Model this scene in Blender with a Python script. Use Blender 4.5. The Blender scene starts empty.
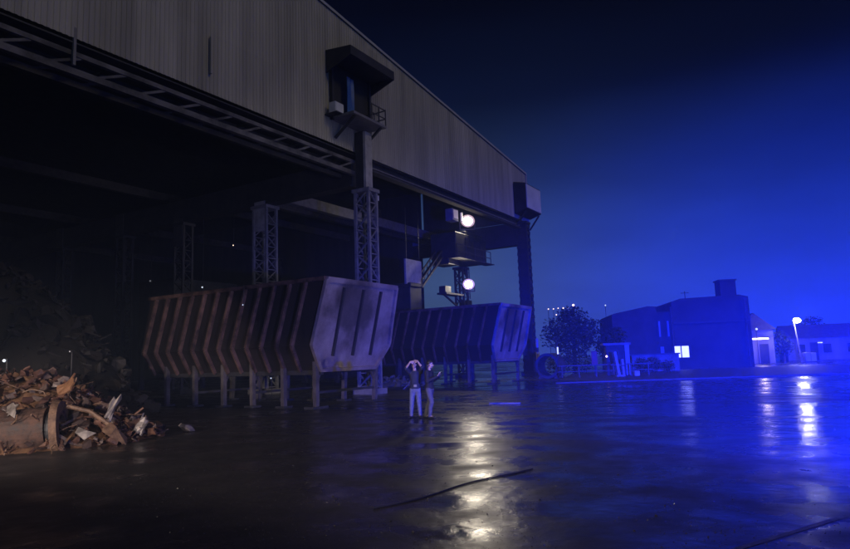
import bpy, bmesh, math, random
from mathutils import Vector, Matrix, noise
R = math.radians
random.seed(11)
scene = bpy.context.scene
col = scene.collection

# ------------------------------------------------------------------ helpers
def tag(o, label=None, cat=None, group=None, kind=None):
    if label: o['label'] = label
    if cat: o['category'] = cat
    if group: o['group'] = group
    if kind: o['kind'] = kind
    return o

def empty(name, loc, rz=0.0):
    o = bpy.data.objects.new(name, None)
    col.objects.link(o)
    o.location = loc
    o.rotation_euler = (0, 0, rz)
    o.empty_display_size = 0.3
    return o

def copy_tree(o, parent=None):
    c = o.copy(); col.objects.link(c); c.parent = parent
    for ch in [x for x in bpy.data.objects if x.parent == o]:
        copy_tree(ch, c)
    return c

class MB:
    """collects shapes into one mesh"""
    def __init__(self): self.v = []; self.f = []
    def add(self, vs, fs, M=None):
        b = len(self.v)
        for p in vs:
            p = Vector(p)
            self.v.append(tuple(M @ p) if M is not None else tuple(p))
        for f in fs: self.f.append([b + i for i in f])
        return self
    def box(self, c, s, rot=None):
        x, y, z = s[0]/2, s[1]/2, s[2]/2
        vs = [Vector((sx*x, sy*y, sz*z)) for sz in (-1, 1) for sy in (-1, 1) for sx in (-1, 1)]
        if rot is not None: vs = [rot @ p for p in vs]
        vs = [p + Vector(c) for p in vs]
        return self.add(vs, [(0,2,3,1),(4,5,7,6),(0,1,5,4),(2,6,7,3),(0,4,6,2),(1,3,7,5)])
    def bar(self, a, b, w, h=None, up=(0,0,1)):
        """rectangular bar from a to b, w across, h along up"""
        h = w if h is None else h
        a, b = Vector(a), Vector(b); d = (b-a).normalized(); u = Vector(up)
        if abs(d.dot(u)) > 0.98: u = Vector((0, 1, 0))
        s = d.cross(u).normalized(); u = s.cross(d).normalized()
        vs = []
        for p in (a, b):
            for i, j in ((-1,-1),(1,-1),(1,1),(-1,1)):
                vs.append(p + s*(i*w/2) + u*(j*h/2))
        return self.add(vs, [(0,3,2,1),(4,5,6,7),(0,1,5,4),(1,2,6,5),(2,3,7,6),(3,0,4,7)])
    def tube(self, a, b, r, n=12, r2=None, cap=True):
        r2 = r if r2 is None else r2
        a, b = Vector(a), Vector(b); d = (b-a).normalized()
        u = Vector((0,0,1)) if abs(d.z) < .9 else Vector((1,0,0))
        s = d.cross(u).normalized(); u = s.cross(d)
        vs = []
        for p, rr in ((a, r), (b, r2)):
            for k in range(n):
                t = 2*math.pi*k/n
                vs.append(p + s*(rr*math.cos(t)) + u*(rr*math.sin(t)))
        fs = [(k, (k+1) % n, n+(k+1) % n, n+k) for k in range(n)]
        if cap: fs += [tuple(range(n-1, -1, -1)), tuple(range(n, 2*n))]
        return self.add(vs, fs)
    def path(self, pts, r, n=8):
        for a, b in zip(pts[:-1], pts[1:]): self.tube(a, b, r, n)
        return self
    def prism(self, poly, ax):
        """poly = 3d points, extruded by vector ax"""
        n = len(poly); ax = Vector(ax)
        vs = [Vector(p) for p in poly] + [Vector(p)+ax for p in poly]
        fs = [tuple(range(n-1, -1, -1)), tuple(range(n, 2*n))]
        fs += [(k, (k+1) % n, n+(k+1) % n, n+k) for k in range(n)]
        return self.add(vs, fs)
    def ball(self, c, r, n=10, m=7, sq=(1,1,1)):
        vs = [(c[0], c[1], c[2]-r*sq[2])]
        for i in range(1, m):
            ph = math.pi*i/m
            for k in range(n):
                t = 2*math.pi*k/n
                vs.append((c[0]+r*sq[0]*math.sin(ph)*math.cos(t), c[1]+r*sq[1]*math.sin(ph)*math.sin(t), c[2]-r*sq[2]*math.cos(ph)))
        vs.append((c[0], c[1], c[2]+r*sq[2]))
        fs = [(0, 1+(k+1) % n, 1+k) for k in range(n)]
        for i in range(m-2):
            for k in range(n):
                a = 1+i*n+k; b = 1+i*n+(k+1) % n
                fs.append((a, b, b+n, a+n))
        L = len(vs)-1; s = 1+(m-2)*n
        fs += [(s+k, s+(k+1) % n, L) for k in range(n)]
        return self.add(vs, fs)
    def build(self, name, mat, parent=None, smooth=False, bevel=0.0, loc=None):
        me = bpy.data.meshes.new(name)
        me.from_pydata([tuple(p) for p in self.v], [], self.f)
        bm = bmesh.new(); bm.from_mesh(me)
        bmesh.ops.recalc_face_normals(bm, faces=bm.faces)
        bm.to_mesh(me); bm.free()
        if mat: me.materials.append(mat)
        o = bpy.data.objects.new(name, me); col.objects.link(o)
        if parent: o.parent = parent
        if loc is not None: o.location = loc
        if smooth:
            for p in me.polygons: p.use_smooth = True
        if bevel:
            b = o.modifiers.new('bevel', 'BEVEL'); b.width = bevel; b.segments = 1; b.limit_method = 'ANGLE'
        return o

# ------------------------------------------------------------------ materials
def mat(name, c1, c2=None, rough=.6, rough2=None, metal=0.0, scale=1.5, detail=6, bump=0.0, bscale=20, island=None, streak=False, spec=.5, ramp=(.35,.65)):
    m = bpy.data.materials.new(name); m.use_nodes = True
    nt = m.node_tree; N = nt.nodes; Lk = nt.links
    b = N['Principled BSDF']
    b.inputs['Metallic'].default_value = metal
    b.inputs['Specular IOR Level'].default_value = spec
    tc = N.new('ShaderNodeTexCoord'); mp = N.new('ShaderNodeMapping')
    Lk.new(tc.outputs['Object'], mp.inputs['Vector'])
    if streak: mp.inputs['Scale'].default_value = (1, 1, .18)
    c2 = c2 or c1
    if island:
        g = N.new('ShaderNodeNewGeometry')
        cr = N.new('ShaderNodeValToRGB'); cr.color_ramp.interpolation = 'CONSTANT'
        els = cr.color_ramp.elements
        while len(els) < len(island): els.new(.5)
        for i, cc in enumerate(island):
            els[i].position = i/len(island); els[i].color = (*cc, 1)
        Lk.new(g.outputs['Random Per Island'], cr.inputs['Fac'])
        base = cr.outputs['Color']
    nz = N.new('ShaderNodeTexNoise'); nz.inputs['Scale'].default_value = scale; nz.inputs['Detail'].default_value = detail
    nz.inputs['Roughness'].default_value = .65
    Lk.new(mp.outputs[0], nz.inputs['Vector'])
    rp = N.new('ShaderNodeValToRGB')
    rp.color_ramp.elements[0].position = ramp[0]; rp.color_ramp.elements[1].position = ramp[1]
    Lk.new(nz.outputs['Fac'], rp.inputs['Fac'])
    if island:
        rp.color_ramp.elements[0].color = (.45,.45,.45,1); rp.color_ramp.elements[1].color = (1,1,1,1)
        mx = N.new('ShaderNodeMix'); mx.data_type = 'RGBA'; mx.blend_type = 'MULTIPLY'; mx.inputs[0].default_value = 1
        Lk.new(base, mx.inputs[6]); Lk.new(rp.outputs[0], mx.inputs[7])
        Lk.new(mx.outputs[2], b.inputs['Base Color'])
    else:
        rp.color_ramp.elements[0].color = (*c1, 1); rp.color_ramp.elements[1].color = (*c2, 1)
        Lk.new(rp.outputs[0], b.inputs['Base Color'])
    if rough2 is not None:
        mr = N.new('ShaderNodeMapRange'); mr.inputs['To Min'].default_value = rough; mr.inputs['To Max'].default_value = rough2
        mr.inputs['From Min'].default_value = .3; mr.inputs['From Max'].default_value = .7
        Lk.new(nz.outputs['Fac'], mr.inputs['Value']); Lk.new(mr.outputs[0], b.inputs['Roughness'])
    else:
        b.inputs['Roughness'].default_value = rough
    if bump:
        n2 = N.new('ShaderNodeTexNoise'); n2.inputs['Scale'].default_value = bscale; n2.inputs['Detail'].default_value = 4
        Lk.new(tc.outputs['Object'], n2.inputs['Vector'])
        bp = N.new('ShaderNodeBump'); bp.inputs['Strength'].default_value = bump; bp.inputs['Distance'].default_value = .02
        Lk.new(n2.outputs['Fac'], bp.inputs['Height']); Lk.new(bp.outputs[0], b.inputs['Normal'])
    return m

def glow(name, color, strength):
    m = bpy.data.materials.new(name); m.use_nodes = True
    b = m.node_tree.nodes['Principled BSDF']
    b.inputs['Base Color'].default_value = (.8, .8, .8, 1)
    b.inputs['Emission Color'].default_value = (*color, 1)
    b.inputs['Emission Strength'].default_value = strength
    try: m.cycles.emission_sampling = 'NONE'
    except Exception: pass
    return m

M = {}
M['cladding'] = mat('pale corrugated cladding', (.40,.375,.30), (.52,.49,.40), .55, .75, scale=.5, streak=True, bump=.15, bscale=6)
def sheets(m, width):
    nt = m.node_tree; N = nt.nodes; Lk = nt.links; b = N['Principled BSDF']
    src = b.inputs['Base Color'].links[0].from_socket
    tc = N.new('ShaderNodeTexCoord'); sx = N.new('ShaderNodeSeparateXYZ'); Lk.new(tc.outputs['Object'], sx.inputs[0])
    d = N.new('ShaderNodeMath'); d.operation = 'DIVIDE'; d.inputs[1].default_value = width; Lk.new(sx.outputs['X'], d.inputs[0])
    f = N.new('ShaderNodeMath'); f.operation = 'FLOOR'; Lk.new(d.outputs[0], f.inputs[0])
    dz = N.new('ShaderNodeMath'); dz.operation = 'DIVIDE'; dz.inputs[1].default_value = 4.1; Lk.new(sx.outputs['Z'], dz.inputs[0])
    fz = N.new('ShaderNodeMath'); fz.operation = 'FLOOR'; Lk.new(dz.outputs[0], fz.inputs[0])
    cv = N.new('ShaderNodeCombineXYZ'); Lk.new(f.outputs[0], cv.inputs[0]); Lk.new(fz.outputs[0], cv.inputs[1])
    wn = N.new('ShaderNodeTexWhiteNoise'); Lk.new(cv.outputs[0], wn.inputs['Vector'])
    mr = N.new('ShaderNodeMapRange'); mr.inputs['To Min'].default_value = .90; mr.inputs['To Max'].default_value = 1.05; Lk.new(wn.outputs['Value'], mr.inputs['Value'])
    st = N.new('ShaderNodeTexNoise'); st.inputs['Scale'].default_value = 1.0; st.inputs['Detail'].default_value = 5
    mp = N.new('ShaderNodeMapping'); mp.inputs['Scale'].default_value = (2.2,1,.09); Lk.new(tc.outputs['Object'], mp.inputs['Vector']); Lk.new(mp.outputs[0], st.inputs['Vector'])
    ms = N.new('ShaderNodeMapRange'); ms.inputs['From Min'].default_value = .35; ms.inputs['From Max'].default_value = .7; ms.inputs['To Min'].default_value = .80; ms.inputs['To Max'].default_value = 1.08; Lk.new(st.outputs['Fac'], ms.inputs['Value'])
    q = N.new('ShaderNodeMath'); q.operation = 'MULTIPLY'; Lk.new(mr.outputs[0], q.inputs[0]); Lk.new(ms.outputs[0], q.inputs[1])
    mx = N.new('ShaderNodeMix'); mx.data_type = 'RGBA'; mx.blend_type = 'MULTIPLY'; mx.inputs[0].default_value = 1
    Lk.new(src, mx.inputs[6]); Lk.new(q.outputs[0], mx.inputs[7]); Lk.new(mx.outputs[2], b.inputs['Base Color'])
sheets(M['cladding'], .96)
M['roofing'] = mat('shade-dark roof sheeting', (.022,.022,.023), (.04,.04,.04), .8)  # near-black colour carries the shade under the roof
M['verge'] = mat('pale verge flashing', (.42,.42,.40), (.5,.5,.48), .5)
M['dark_clad'] = mat('shade-dark cladding', (.018,.018,.02), (.035,.034,.034), .8, streak=True)  # dark colour stands for the unlit interior and the open doorway
M['steel'] = mat('sooty painted steel', (.04,.038,.04), (.09,.085,.08), .6, .8, scale=3, bump=.2)
M['steel_pale'] = mat('grey painted steel', (.16,.155,.15), (.26,.25,.24), .5, .7, scale=3)
M['steel_dark'] = mat('dark steel', (.02,.02,.022), (.04,.038,.04), .6)
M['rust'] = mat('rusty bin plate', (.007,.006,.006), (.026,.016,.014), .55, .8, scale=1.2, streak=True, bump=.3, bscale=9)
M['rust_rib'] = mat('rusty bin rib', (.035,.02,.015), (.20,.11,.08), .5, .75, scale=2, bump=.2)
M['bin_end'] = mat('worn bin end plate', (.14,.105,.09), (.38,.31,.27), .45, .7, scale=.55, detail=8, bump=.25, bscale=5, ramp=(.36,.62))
def soot(m, cx, cz, rx, rz):
    nt = m.node_tree; N = nt.nodes; Lk = nt.links; b = N['Principled BSDF']
    src = b.inputs['Base Color'].links[0].from_socket
    tc = N.new('ShaderNodeTexCoord'); mp = N.new('ShaderNodeMapping'); mp.inputs['Location'].default_value = (-cx/rx,0,-cz/rz); mp.inputs['Scale'].default_value = (1/rx,0,1/rz)
    Lk.new(tc.outputs['Object'], mp.inputs['Vector'])
    ln = N.new('ShaderNodeVectorMath'); ln.operation = 'LENGTH'; Lk.new(mp.outputs[0], ln.inputs[0])
    nz = N.new('ShaderNodeTexNoise'); nz.inputs['Scale'].default_value = 1.1; nz.inputs['Detail'].default_value = 7; Lk.new(tc.outputs['Object'], nz.inputs['Vector'])
    ad = N.new('ShaderNodeMath'); ad.operation = 'ADD'; Lk.new(ln.outputs['Value'], ad.inputs[0]); Lk.new(nz.outputs['Fac'], ad.inputs[1])
    mr = N.new('ShaderNodeMapRange'); mr.interpolation_type = 'SMOOTHSTEP'; mr.inputs['From Min'].default_value = 1.05; mr.inputs['From Max'].default_value = 1.65
    mr.inputs['To Min'].default_value = .34; mr.inputs['To Max'].default_value = 1; Lk.new(ad.outputs[0], mr.inputs['Value'])
    mx = N.new('ShaderNodeMix'); mx.data_type = 'RGBA'; mx.blend_type = 'MULTIPLY'; mx.inputs[0].default_value = 1
    Lk.new(src, mx.inputs[6]); Lk.new(mr.outputs[0], mx.inputs[7]); Lk.new(mx.outputs[2], b.inputs['Base Color'])
soot(M['bin_end'], -.35, 4.1, 1.7, 1.35)
M['leg'] = mat('bin leg steel', (.05,.042,.04), (.14,.12,.115), .55)
M['blue_sheet'] = mat('blue tarpaulin', (.03,.10,.32), (.05,.15,.42), .5)
M['white_box'] = mat('white enamel', (.55,.55,.52), (.68,.68,.65), .4)
M['panel'] = mat('grey white panel', (.62,.62,.60), (.78,.78,.75), .45, scale=.8)
M['pale_board'] = mat('pale weathered board', (.26,.25,.22), (.48,.46,.41), .7, scale=1.5)
RUSTS = [(.13,.055,.035),(.09,.04,.03),(.18,.085,.055),(.06,.035,.03),(.15,.075,.055),(.11,.07,.06),(.21,.11,.06),(.18,.13,.115),(.05,.028,.024),(.26,.20,.18),(.10,.045,.035),(.14,.065,.045)]
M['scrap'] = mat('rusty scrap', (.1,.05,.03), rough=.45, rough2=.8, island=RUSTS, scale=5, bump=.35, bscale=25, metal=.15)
M['scrap_dark'] = mat('scrap darkened as unlit', (.05,.04,.03), rough=.75, island=[(.014,.008,.005),(.010,.007,.005),(.019,.012,.008),(.013,.009,.006),(.015,.009,.006),(.034,.026,.019)], scale=3, bump=.3, bscale=20)  # scrap colour darkened so the mound looks unlit
M['rust_drum'] = mat('flaking rusty drum', (.022,.012,.010), (.10,.05,.034), .6, .85, scale=4, detail=9, bump=.7, bscale=14)
M['rust_flange'] = mat('brown flange', (.08,.045,.03), (.22,.13,.08), .5, .8, scale=6, bump=.5)
M['pale_scrap'] = mat('pale torn metal', (.14,.12,.11), (.30,.26,.24), .4, .6, scale=6, metal=.3)
M['ochre_scrap'] = mat('ochre twisted plate', (.16,.075,.04), (.24,.12,.06), .6, scale=6)
M['skin'] = mat('skin', (.42,.27,.20), (.48,.32,.24), .5)
M['navy'] = mat('navy cloth', (.018,.022,.045), (.03,.035,.06), .8)
M['denim'] = mat('light blue trousers', (.11,.125,.18), (.17,.19,.26), .8, scale=8)
M['black_cloth'] = mat('black cloth', (.014,.014,.018), (.022,.022,.026), .8)
M['grey_cloth'] = mat('grey trousers', (.08,.08,.10), (.12,.12,.145), .8, scale=8)
M['hair'] = mat('dark hair', (.012,.01,.008), (.02,.016,.012), .5)
M['shoe'] = mat('black shoe', (.012,.012,.012), rough=.4)
M['eye'] = mat('eye', (.02,.015,.01), rough=.2)
M['lip'] = mat('lips', (.30,.12,.10), rough=.5)
M['brick'] = mat('dark rendered wall', (.035,.034,.033), (.06,.057,.054), .85, scale=.8)
M['render'] = mat('pale rendered wall', (.22,.21,.20), (.36,.35,.32), .85, scale=.8, streak=True)
M['roof_tile'] = mat('dark roof tiles', (.05,.045,.042), (.09,.08,.075), .8, scale=3)
M['white_paint'] = mat('weathered white paint', (.20,.20,.19), (.34,.34,.32), .5)
M['yellow'] = mat('yellow paint', (.55,.38,.04), (.65,.45,.06), .5)
M['red'] = mat('faded red paint', (.34,.06,.05), (.42,.09,.07), .6)
M['concrete'] = mat('concrete', (.10,.10,.095), (.18,.175,.165), .8, scale=1.2, bump=.2)
M['kerb'] = mat('kerb concrete', (.035,.035,.034), (.07,.068,.065), .6, scale=2)
M['glass'] = mat('dark window glass', (.03,.03,.035), rough=.08)
M['dim_glass'] = mat('dusty pane', (.22,.23,.25), (.32,.33,.35), .25)
M['bark'] = mat('bark', (.05,.04,.03), (.09,.07,.055), .9)
M['leaf'] = mat('leaves', (.03,.05,.02), rough=.6, island=[(.03,.05,.018),(.045,.07,.025),(.025,.04,.015),(.06,.085,.03)])
M['rubber'] = mat('black rubber hose', (.012,.012,.012), rough=.5)
M['line'] = mat('worn road paint', (.02,.02,.02), (.09,.09,.088), .5, scale=9)
M['g_lamp'] = glow('floodlight lens', (1,.86,.62), 60)
M['g_street'] = glow('street lamp lens', (1,.97,.92), 60)
M['g_win'] = glow('lit window', (.82,.9,1.0), 1.1)
M['g_strip'] = glow('strip lamp', (1,.78,.66), 2.6)
M['g_dot'] = glow('small lamp', (1,.70,.50), 3)
M['g_dotc'] = glow('small cold lamp', (.75,.86,1.0), 1.0)
M['g_dim'] = glow('dim lamp', (.9,.9,1.0), .12)
M['g_ring'] = glow('lamp reflector', (1,.66,.36), .5)  # emission for the ring that imitates the lamp halo
M['g_faint'] = glow('faint panel glow', (1,.72,.5), .12)  # weak emission for parts that are no lamps

# wet asphalt ---------------------------------------------------------------
def wet_asphalt():
    m = bpy.data.materials.new('wet asphalt'); m.use_nodes = True
    nt = m.node_tree; N = nt.nodes; Lk = nt.links; b = N['Principled BSDF']
    tc = N.new('ShaderNodeTexCoord')
    def nz(scale, detail=4, rough=.5, dist=0):
        n = N.new('ShaderNodeTexNoise'); n.inputs['Scale'].default_value = scale; n.inputs['Detail'].default_value = detail
        n.inputs['Roughness'].default_value = rough; n.inputs['Distortion'].default_value = dist
        Lk.new(tc.outputs['Object'], n.inputs['Vector']); return n.outputs['Fac']
    def mr(v, a, b_, c, d):
        n = N.new('ShaderNodeMapRange'); n.inputs['From Min'].default_value = a; n.inputs['From Max'].default_value = b_
        n.inputs['To Min'].default_value = c; n.inputs['To Max'].default_value = d
        Lk.new(v, n.inputs['Value']); return n.outputs[0]
    def math_(op, a, b_):
        n = N.new('ShaderNodeMath'); n.operation = op
        for i, x in enumerate((a, b_)):
            if isinstance(x, (int, float)): n.inputs[i].default_value = x
            else: Lk.new(x, n.inputs[i])
        return n.outputs[0]
    big = nz(.16, 6, .6, .6)          # wet and drier areas
    mid = nz(1.1, 5, .6)
    fine = nz(28, 3, .6)
    sxyz = N.new('ShaderNodeSeparateXYZ'); Lk.new(tc.outputs['Object'], sxyz.inputs[0])
    side = mr(sxyz.outputs['X'], -7, 5, 0, .16)      # the yard drains towards the right
    small = nz(.55, 4, .6)
    mpw = N.new('ShaderNodeMapping'); mpw.inputs['Rotation'].default_value = (0,0,R(24)); Lk.new(tc.outputs['Object'], mpw.inputs['Vector'])
    wv = N.new('ShaderNodeTexWave'); wv.inputs['Scale'].default_value = .21; wv.inputs['Distortion'].default_value = 3.5; wv.inputs['Detail'].default_value = 3; wv.inputs['Detail Scale'].default_value = 1.6
    wv.bands_direction = 'Y'; Lk.new(mpw.outputs[0], wv.inputs['Vector']); track = wv.outputs['Fac']   # wheel ruts
    wet = mr(math_('ADD', math_('ADD', big, side), math_('ADD', math_('MULTIPLY', mid, .3), math_('ADD', math_('MULTIPLY', small, .5), math_('MULTIPLY', track, .09)))), .90, 1.20, 0, 1)
    cr = N.new('ShaderNodeValToRGB')
    cr.color_ramp.elements[0].color = (.014,.013,.013,1); cr.color_ramp.elements[1].color = (.055,.050,.047,1)
    cr.color_ramp.elements[0].position = .3; cr.color_ramp.elements[1].position = .75
    Lk.new(math_('ADD', math_('MULTIPLY', mid, .6), math_('MULTIPLY', fine, .4)), cr.inputs['Fac'])
    Lk.new(cr.outputs[0], b.inputs['Base Color'])
    Lk.new(mr(wet, 0, 1, .48, .125), b.inputs['Roughness'])
    Lk.new(mr(wet, 0, 1, .32, .52), b.inputs['Specular IOR Level'])
    h = math_('ADD', math_('MULTIPLY', nz(48, 3, .6), mr(wet, 0, 1, .0022, .0011)),
              math_('ADD', math_('MULTIPLY', nz(6, 3, .5), .0048), math_('MULTIPLY', nz(1.7, 2), .019)))
    bp = N.new('ShaderNodeBump'); bp.inputs['Strength'].default_value = 1; bp.inputs['Distance'].default_value = 1
    Lk.new(h, bp.inputs['Height']); Lk.new(bp.outputs[0], b.inputs['Normal'])
    return m
M['asphalt'] = wet_asphalt()
def puddle_mat():
    m = mat('standing water', (.012,.012,.013), rough=.06, bump=.25, bscale=9)
    return m
M['puddle'] = puddle_mat()

# ------------------------------------------------------------------ ground
g = MB().add([(-260,-60,0),(260,-60,0),(260,260,0),(-260,260,0)], [(0,1,2,3)]).build('ground', M['asphalt'])
tag(g, 'wet dark asphalt yard', 'ground', kind='structure')
# raised strip along the far edge of the yard
p = MB().prism([(7.6,38.9,0),(60,37.2,0),(110,37.2,0),(110,52,0),(12,54,0)], (0,0,.10)).build('pavement', M['kerb'], bevel=.02)
tag(p, 'raised concrete strip along far edge of the yard', 'pavement', kind='structure')
def blob_sheet(name, cx, cy, rx, ry, ang, z, m, seed, n=40):
    rnd = random.Random(seed); vs = []
    for k in range(n):
        t = 2*math.pi*k/n
        q = 1+.35*noise.noise(Vector((math.cos(t)*1.6+seed, math.sin(t)*1.6, seed*.7)))
        x, y = rx*q*math.cos(t), ry*q*math.sin(t)
        vs.append((cx+x*math.cos(ang)-y*math.sin(ang), cy+x*math.sin(ang)+y*math.cos(ang), z))
    return MB().add(vs, [tuple(range(n))]).build(name, m)
pk = MB().bar((2.30,24.97,.03),(3.42,24.52,.03),.13,.05).build('plank', M['concrete'])
tag(pk, 'pale plank lying flat on the asphalt to the right of the two people', 'plank')
pl = MB().add([(2.6,6.15,.004),(2.64,6.10,.004),(7.5,9.04,.004),(7.46,9.09,.004)], [(0,1,2,3)]).build('painted_line', M['line'])
tag(pl, 'faint worn pale line painted on the yard', 'road marking', kind='structure')

# ------------------------------------------------------------------ the shed
TH = R(58.5)
CB = Vector((9.07, 56.26, 0))
def sw(s, d, z):  # shed coordinates -> world
    return Vector((CB.x + s*math.cos(TH) - d*math.sin(TH), CB.y + s*math.sin(TH) + d*math.cos(TH), z))
shed = empty('steel_shed', CB, TH)
tag(shed, 'huge open fronted steel shed with pale corrugated gable above lattice columns', 'industrial shed')
ZB = 13.6
def ztop(s):
    return 18.2 - .118*s if s > -26 else 21.27 - .112*(s+26) if s > -42 else 23.06 + .118*(s+42)
# corrugated gable
def gable():
    mb = MB(); s0, s1, per = -82.0, .8, .21
    xs = []; s = s0
    while s < s1:
        for q, dd in ((0,0),(.4,0),(.5,.028),(.9,.028)):
            xs.append((min(s+q*per, s1), dd))
        s += per
    vs = []
    for s, dd in xs:
        vs += [(s, dd, ZB), (s, dd, ztop(s))]
    fs = [(2*i, 2*i+2, 2*i+3, 2*i+1) for i in range(len(xs)-1)]
    mb.add(vs, fs)
    return mb
gb = gable().build('gable_wall', M['cladding'], shed)
so = gb.modifiers.new('thickness', 'SOLIDIFY'); so.thickness = .01
mb = MB()
for a, b in ((.8,-26),(-26,-42),(-42,-82)):
    mb.prism([(a, -.06, ztop(a)+.01), (b, -.06, ztop(b)+.01), (b, -.06, ztop(b)+.10), (a, -.06, ztop(a)+.10)], (0, 61.7, 0))
mb.build('roof', M['roofing'], shed)
mb = MB()
for a, b in ((.8,-26),(-26,-42),(-42,-82)):
    mb.prism([(a, -.10, ztop(a)-.03), (b, -.10, ztop(b)-.03), (b, -.10, ztop(b)+.13), (a, -.10, ztop(a)+.13)], (0, .04, 0))
mb.prism([(.8,-.08,ZB),(.92,-.08,ZB),(.92,-.08,ztop(.8)+.12),(.8,-.08,ztop(.8)+.12)], (0,.3,0))
mb.build('verge_flashing', M['verge'], shed)
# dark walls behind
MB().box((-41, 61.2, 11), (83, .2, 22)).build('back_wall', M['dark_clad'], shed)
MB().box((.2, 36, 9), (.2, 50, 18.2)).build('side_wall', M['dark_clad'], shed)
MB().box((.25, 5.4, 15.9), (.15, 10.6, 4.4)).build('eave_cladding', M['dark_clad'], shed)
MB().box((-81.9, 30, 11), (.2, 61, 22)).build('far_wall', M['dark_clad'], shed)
# gable bottom girder (right bay) and truss (left bay)
mb = MB(); mb.box((-12, .45, 13.29), (23.4, .12, .52)); mb.build('edge_girder', M['steel_dark'], shed)
mb = MB(); mb.box((-12, .40, 12.98), (23.4, .5, .1)); mb.box((-12, .40, 13.59), (23.4, .5, .08)); mb.build('girder_flange', M['steel'], shed)
MB().box((-12, .30, 13.2), (23.4, .06, .06)).build('cable_tray', M['steel_pale'], shed)
M['truss'] = mat('grimy truss steel', (.045,.043,.042), (.19,.18,.17), .6, scale=.9, detail=8, ramp=(.38,.62))
for d, m_ in ((.25, M['truss']), (1.25, M['steel_dark'])):
    for z, w_ in ((12.42, .24), (13.10, .18)):
        MB().bar((-24.4, d, z), (-66, d, z), w_, w_).build('truss_chord', m_, shed)
    mb = MB(); s = -24.6
    while s > -66:
        mb.bar((s, d, 13.02), (s-1.15, d, 12.5), .11, .10)
        s -= 1.75
    mb.build('truss_web', m_, shed)
s = -25.2
while s > -45:
    MB().bar((s, .36, 13.1), (s, 1.15, 13.1), .07).build('truss_brace', M['steel_dark'], shed); s -= 3.5
MB().box((-55, .75, 13.45), (62, 1.4, .06)).build('gap_shade_strip', M['steel_dark'], shed)  # dark strip standing for the shaded gap below the gable
# right eave girder along depth
mb = MB(); mb.box((0, 5.6, 12.55), (.5, 11.6, 2.0)); mb.box((0,5.6,11.52),(.8,11.6,.08)); mb.build('crane_girder', M['steel_dark'], shed)
mb = MB(); mb.box((-24, 30, 12.6), (.5, 59, 1.5)); mb.box((-24,30,11.8),(.8,59,.1)); mb.build('crane_girder', M['steel_dark'], shed)
# lattice columns
def lattice_column(w, dd, h, step, m, batten=False):
    mb = MB(); x = w/2; y = dd/2
    for i in (-1, 1):
        for j in (-1, 1): mb.bar((i*x, j*y, 0), (i*x, j*y, h), .15, .15)
    z = .4; k = 0
    while z+step < h:
        a, b = (-1, 1) if k % 2 else (1, -1)
        for j in (-1, 1):
            if batten:
                mb.box((0, j*(y+.04), z+step/2), (w+.24, .05, step*.45))
                mb.box((j*(x+.04), 0, z+step/2), (.05, dd+.24, step*.45))
            else:
                mb.bar((a*x, j*y, z), (b*x, j*y, z+step), .09, .05); mb.bar((-x, j*y, z), (x, j*y, z), .09, .05)
                mb.bar((j*x, a*y, z), (j*x, b*y, z+step), .05, .09)
        z += step; k += 1
    mb.box((0, 0, .15), (w+.5, dd+.5, .3)); mb.box((0, 0, h-.1), (w+.3, dd+.3, .2))
    return mb
lc = lattice_column(.72, .9, 11.3, .72, None).build('lattice_column', M['steel_pale'], shed, loc=(-24.45, -.62, 0))
MB().box((0, -.2, 12.95), (.62, .16, 3.3)).build('head_board', M['pale_board'], lc)
MB().box((0, .2, 12.95), (.5, .55, 3.4)).build('column_head', M['steel_dark'], lc)
mb = MB(); mb.box((.62, -.3, 10.9), (.2,.2,.28)); mb.build('junction_box', M['white_box'], lc)
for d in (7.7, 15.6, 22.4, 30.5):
    c = lattice_column(.85 if d < 10 else .72, 1.1 if d < 10 else .9, 11.7, .72, None).build('lattice_column', M['steel_pale' if d < 10 else 'steel_dark'], shed, loc=(-24, d, 0))  # deeper columns take dark steel, interior shade put into their colour
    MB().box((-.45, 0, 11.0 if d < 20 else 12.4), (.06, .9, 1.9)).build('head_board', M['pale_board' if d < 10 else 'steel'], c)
for d in (0, 30):
    ec = lattice_column(.62, .8, 13.5, .62, None, True); ec.box((0,0,6.7),(.5,.66,13.2)); ec.build('end_column', M['steel_dark'], shed, loc=(-.1, d+.15, 0))
# interior beams
mb = MB()
for s in (-24, -12, -48):
    for d in (20, 32, 45):
        mb.bar((s-12, d, 14.6), (s+12, d, 14.6), .4, .6)
mb.build('roof_beam', M['steel'], shed)
MB().bar((-12, 10.9, 6.0), (-24, 10.9, 6.0), .3, .4).build('walkway_beam', M['steel'], shed)
# hooded doorway in the gable
hood = MB()
hood.prism([(-27.0,-.02,18.15),(-27.0,-.02,18.75),(-27.0,-1.75,18.55),(-27.0,-1.75,18.05)], (4.1,0,0))
hood.prism([(-27.0,-.02,17.45),(-27.0,-.02,18.15),(-27.0,-1.75,18.05)], (.08,0,0))
hood.prism([(-22.98,-.02,17.45),(-22.98,-.02,18.15),(-22.98,-1.75,18.05)], (.08,0,0))
hd = hood.build('door_hood', M['steel_dark'], shed)
MB().box((-25.0,-.09,16.55),(3.3,.05,3.15)).build('dark_door_sheet', M['dark_clad'], shed)  # flat dark sheet stands for the shade inside the open doorway
for x in (-26.7,-23.3): MB().box((x,-.16,16.5),(.14,.2,3.3)).build('door_jamb', M['steel_dark'], shed)
pf = MB().box((-25.2,-.85,14.95),(3.0,1.6,.14)).build('platform', M['steel_pale'], shed)
mb = MB()
for z in (15.45, 15.95):
    mb.bar((-25.0,-1.6,z),(-23.7,-1.6,z),.05); mb.bar((-23.7,-1.6,z),(-23.7,-.1,z),.05)
for x, y in ((-25.0,-1.6),(-24.35,-1.6),(-23.7,-1.6),(-23.7,-.8)): mb.bar((x,y,15.0),(x,y,16.0),.05)
mb.build('railing', M['steel'], pf)
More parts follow.
